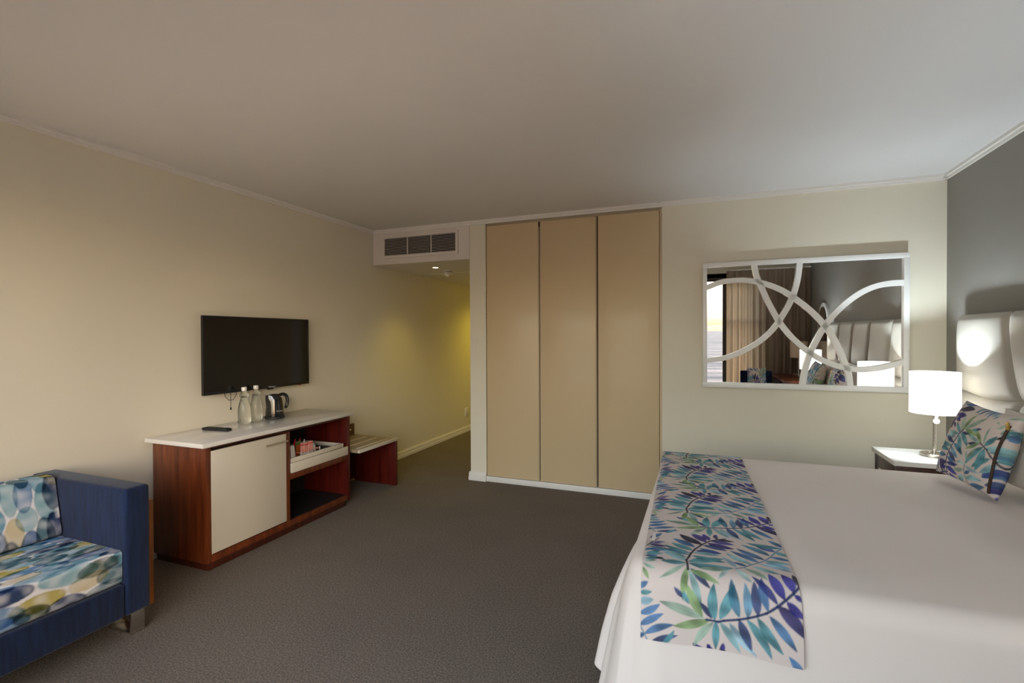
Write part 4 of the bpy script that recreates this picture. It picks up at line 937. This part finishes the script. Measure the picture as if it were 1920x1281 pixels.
MIRROR_BARS=[[(-0.6735,0.7914),(-0.5509,0.8366),(-0.466,0.8466),(-0.366,0.8448),(-0.2759,0.8262),(-0.1953,0.7984),(-0.1159,0.7577),(-0.0454,0.7063),(0.0394,0.6333),(0.1154,0.5528),(0.168,0.4824),(0.2201,0.3955),(0.2643,0.2922),(0.2937,0.2066),(0.3156,0.1385),(0.3289,0.0319)],[(-0.3085,0.9736),(-0.2881,0.8684),(-0.2515,0.7764),(-0.2032,0.6577),(-0.1354,0.5218),(-0.0685,0.4231),(-0.0063,0.3521),(0.0704,0.2821),(0.146,0.2304),(0.2352,0.1885),(0.3228,0.1677),(0.4017,0.1608),(0.4934,0.1719),(0.5764,0.1944),(0.6735,0.2291)],[(0.0029,0.9819),(-0.0069,0.8636),(-0.03,0.75),(-0.0687,0.645),(-0.1354,0.5218),(-0.195,0.4374),(-0.2756,0.361),(-0.3658,0.3015),(-0.4491,0.2596),(-0.5338,0.2309),(-0.6722,0.2104)],[(0.0211,0.0216),(0.0363,0.1234),(0.0553,0.2117),(0.078,0.2909),(0.1157,0.3784),(0.168,0.4824),(0.2345,0.5764),(0.3145,0.6601),(0.4004,0.7252),(0.4849,0.764),(0.5748,0.781),(0.6735,0.7824)]]
for pts in MIRROR_BARS:
    ctr = bez([(x, 0, z) for x, z in pts], 8); Lp, Rp = [], []
    for i, p in enumerate(ctr):
        tg = (ctr[min(i + 1, len(ctr) - 1)] - ctr[max(i - 1, 0)]); tg.y = 0; tg.normalize(); nn = Vector((-tg.z, 0, tg.x)) * 0.0195
        Lp.append(p + nn); Rp.append(p - nn)
    m = len(ctr); vs = []; fs = []
    for y in (-0.0225, -0.0455): vs += [(p.x, y, p.z) for p in Lp] + [(p.x, y, p.z) for p in Rp]
    for i in range(m - 1):
        fs += [(2 * m + i, 2 * m + i + 1, 3 * m + i + 1, 3 * m + i), (i, m + i, m + i + 1, i + 1), (i, i + 1, 2 * m + i + 1, 2 * m + i), (m + i, 3 * m + i, 3 * m + i + 1, m + i + 1)]
    MB().faces(vs, fs).obj('curved_bar', 'framewhite', mt, 30, fix=True)

# ================================================================== THINGS SEEN ONLY IN THE MIRROR
cu = thing('curtain', (1.0, YF_ + 0.12, 0), 'taupe pleated curtain drawn across the window corner, seen in the mirror', 'curtain')
for nm, x0, x1, ph in (('drape', 0.372, 1.57, 0.0),):
    xs = np.linspace(x0, x1, 460); z_ = np.linspace(0.015, 2.392, 14); X, Z = np.meshgrid(xs, z_, indexing='ij')
    Y = 0.045 * np.sin(X * 2 * math.pi / 0.098 + 0.6 * np.sin(X * 9) + ph) * (0.75 + 0.25 * np.cos(Z * 1.3)) + 0.012 * np.sin(X * 31)
    grid_mesh(nm, np.stack([X - 1.0, Y, Z], -1), None, 'curtain', cu, smooth=180)
MB().box(-0.60, 0.58, -0.012, 0.012, 2.394, 2.41).obj('track', 'white', cu)

dk = thing('desk', (1.31, 0.39, 0), 'dark topped writing desk along the right wall, seen in the mirror', 'desk')
MB().box(-0.28, 0.272, -0.60, 0.59, 0.700, 0.730, 0.002).obj('top', 'mahog', dk)
MB().box(-0.26, 0.262, -0.595, -0.565, 0, 0.6995, 0.002).obj('side_panel', 'mahog_dark', dk)
MB().box(-0.26, 0.262, 0.555, 0.585, 0, 0.6995, 0.002).obj('side_panel', 'mahog_dark', dk)
MB().box(0.24, 0.262, -0.5645, 0.5545, 0.35, 0.6995).obj('back_panel', 'mahog_dark', dk)
lp3 = lamp((1.385, -0.10, 0.7305), 'unlit table lamp with warm fabric shade on the writing desk', lit=False)

am = thing('arched_mirror', (XR - 0.0005, 0.58, 0.82), 'arched mirror with pale frame above the writing desk', 'mirror')
def arch(w, h, n=20):
    r = w / 2; out = [(-r, 0), (r, 0)]
    for k in range(n + 1):
        a = math.pi * k / n; out.append((r * math.cos(a), h - r + r * math.sin(a)))
    return out
MB().prism(arch(0.64, 0.975), 0.022, lambda u, v, q: (-q, u, v)).obj('frame', 'framewhite', am, 30)
MB().prism([(u, v + 0.05) for u, v in arch(0.53, 0.87)], 0.004, lambda u, v, q: (-0.0222 - q, u, v)).obj('glass', 'mirror', am, 30)

ch = thing('desk_chair', (0.765, 0.42, 0), 'dark upholstered desk chair behind the camera, seen in the mirror', 'chair')
MB().box(-0.23, 0.23, -0.23, 0.23, 0.40, 0.46, 0.02, 3).obj('seat', 'navy', ch, 50)
MB().box(-0.22, 0.22, -0.245, -0.205, 0.50, 0.80, 0.015, 3).obj('backrest', 'navy', ch, 50)
for x in (-0.20, 0.20):
    MB().tube([(x, 0.20, 0), (x, 0.20, 0.40)], 0.016, 10).obj('leg', 'mahog_dark', ch); MB().tube([(x, -0.225, 0), (x, -0.225, 0.62)], 0.016, 10).obj('leg', 'mahog_dark', ch)
pillow('chair_cushion', (0.63, 0.36, 0.475), (0.90, 0.42, 0.475), (0.88, 0.36, 0.858), (0.63, 0.30, 0.858), 0.12, 'leaf', 'small leaf print cushion on the desk chair', 'cushion', None, cushion_paint(0.2, 0.2, 1.0, 0.36), 60)

# outside: added unseen slab bouncing skylight indoors, sea and far hills
struct(B('floor_bounce', 'tile', XL - 0.3, XR + 0.3, YF_ - 2.1, YF_ - 0.26, -0.25, -0.03))
sea = MB().faces([(-3000, -3500, -9), (3000, -3500, -9), (3000, -14, -9), (-3000, -14, -9)], [(0, 1, 2, 3)]).obj('sea', 'sea', fix=False)
tag(sea, 'rippled sea reaching to the far shore outside the window', 'sea', kind='stuff')
hv = []; nh = 120
rr = random.Random(4); hs = [10 + 9 * math.sin(i * 0.13 + 1) + 5 * math.sin(i * 0.41) + 2.5 * rr.random() for i in range(nh)]
vs = []; fs = []
for i in range(nh):
    x = -2600 + 5200 * i / (nh - 1); vs += [(x, -2350, -9.5), (x, -2450, -9 + hs[i] * 1.5 + 6), (x, -2650, -9.5)]
for i in range(nh - 1):
    a = 3 * i; fs += [(a, a + 3, a + 4, a + 1), (a + 1, a + 4, a + 5, a + 2)]
hl = MB().faces(vs, fs).obj('hills', 'hill', fix=True); tag(hl, 'low hazy hills on the far shore across the sea', 'hills', kind='structure')
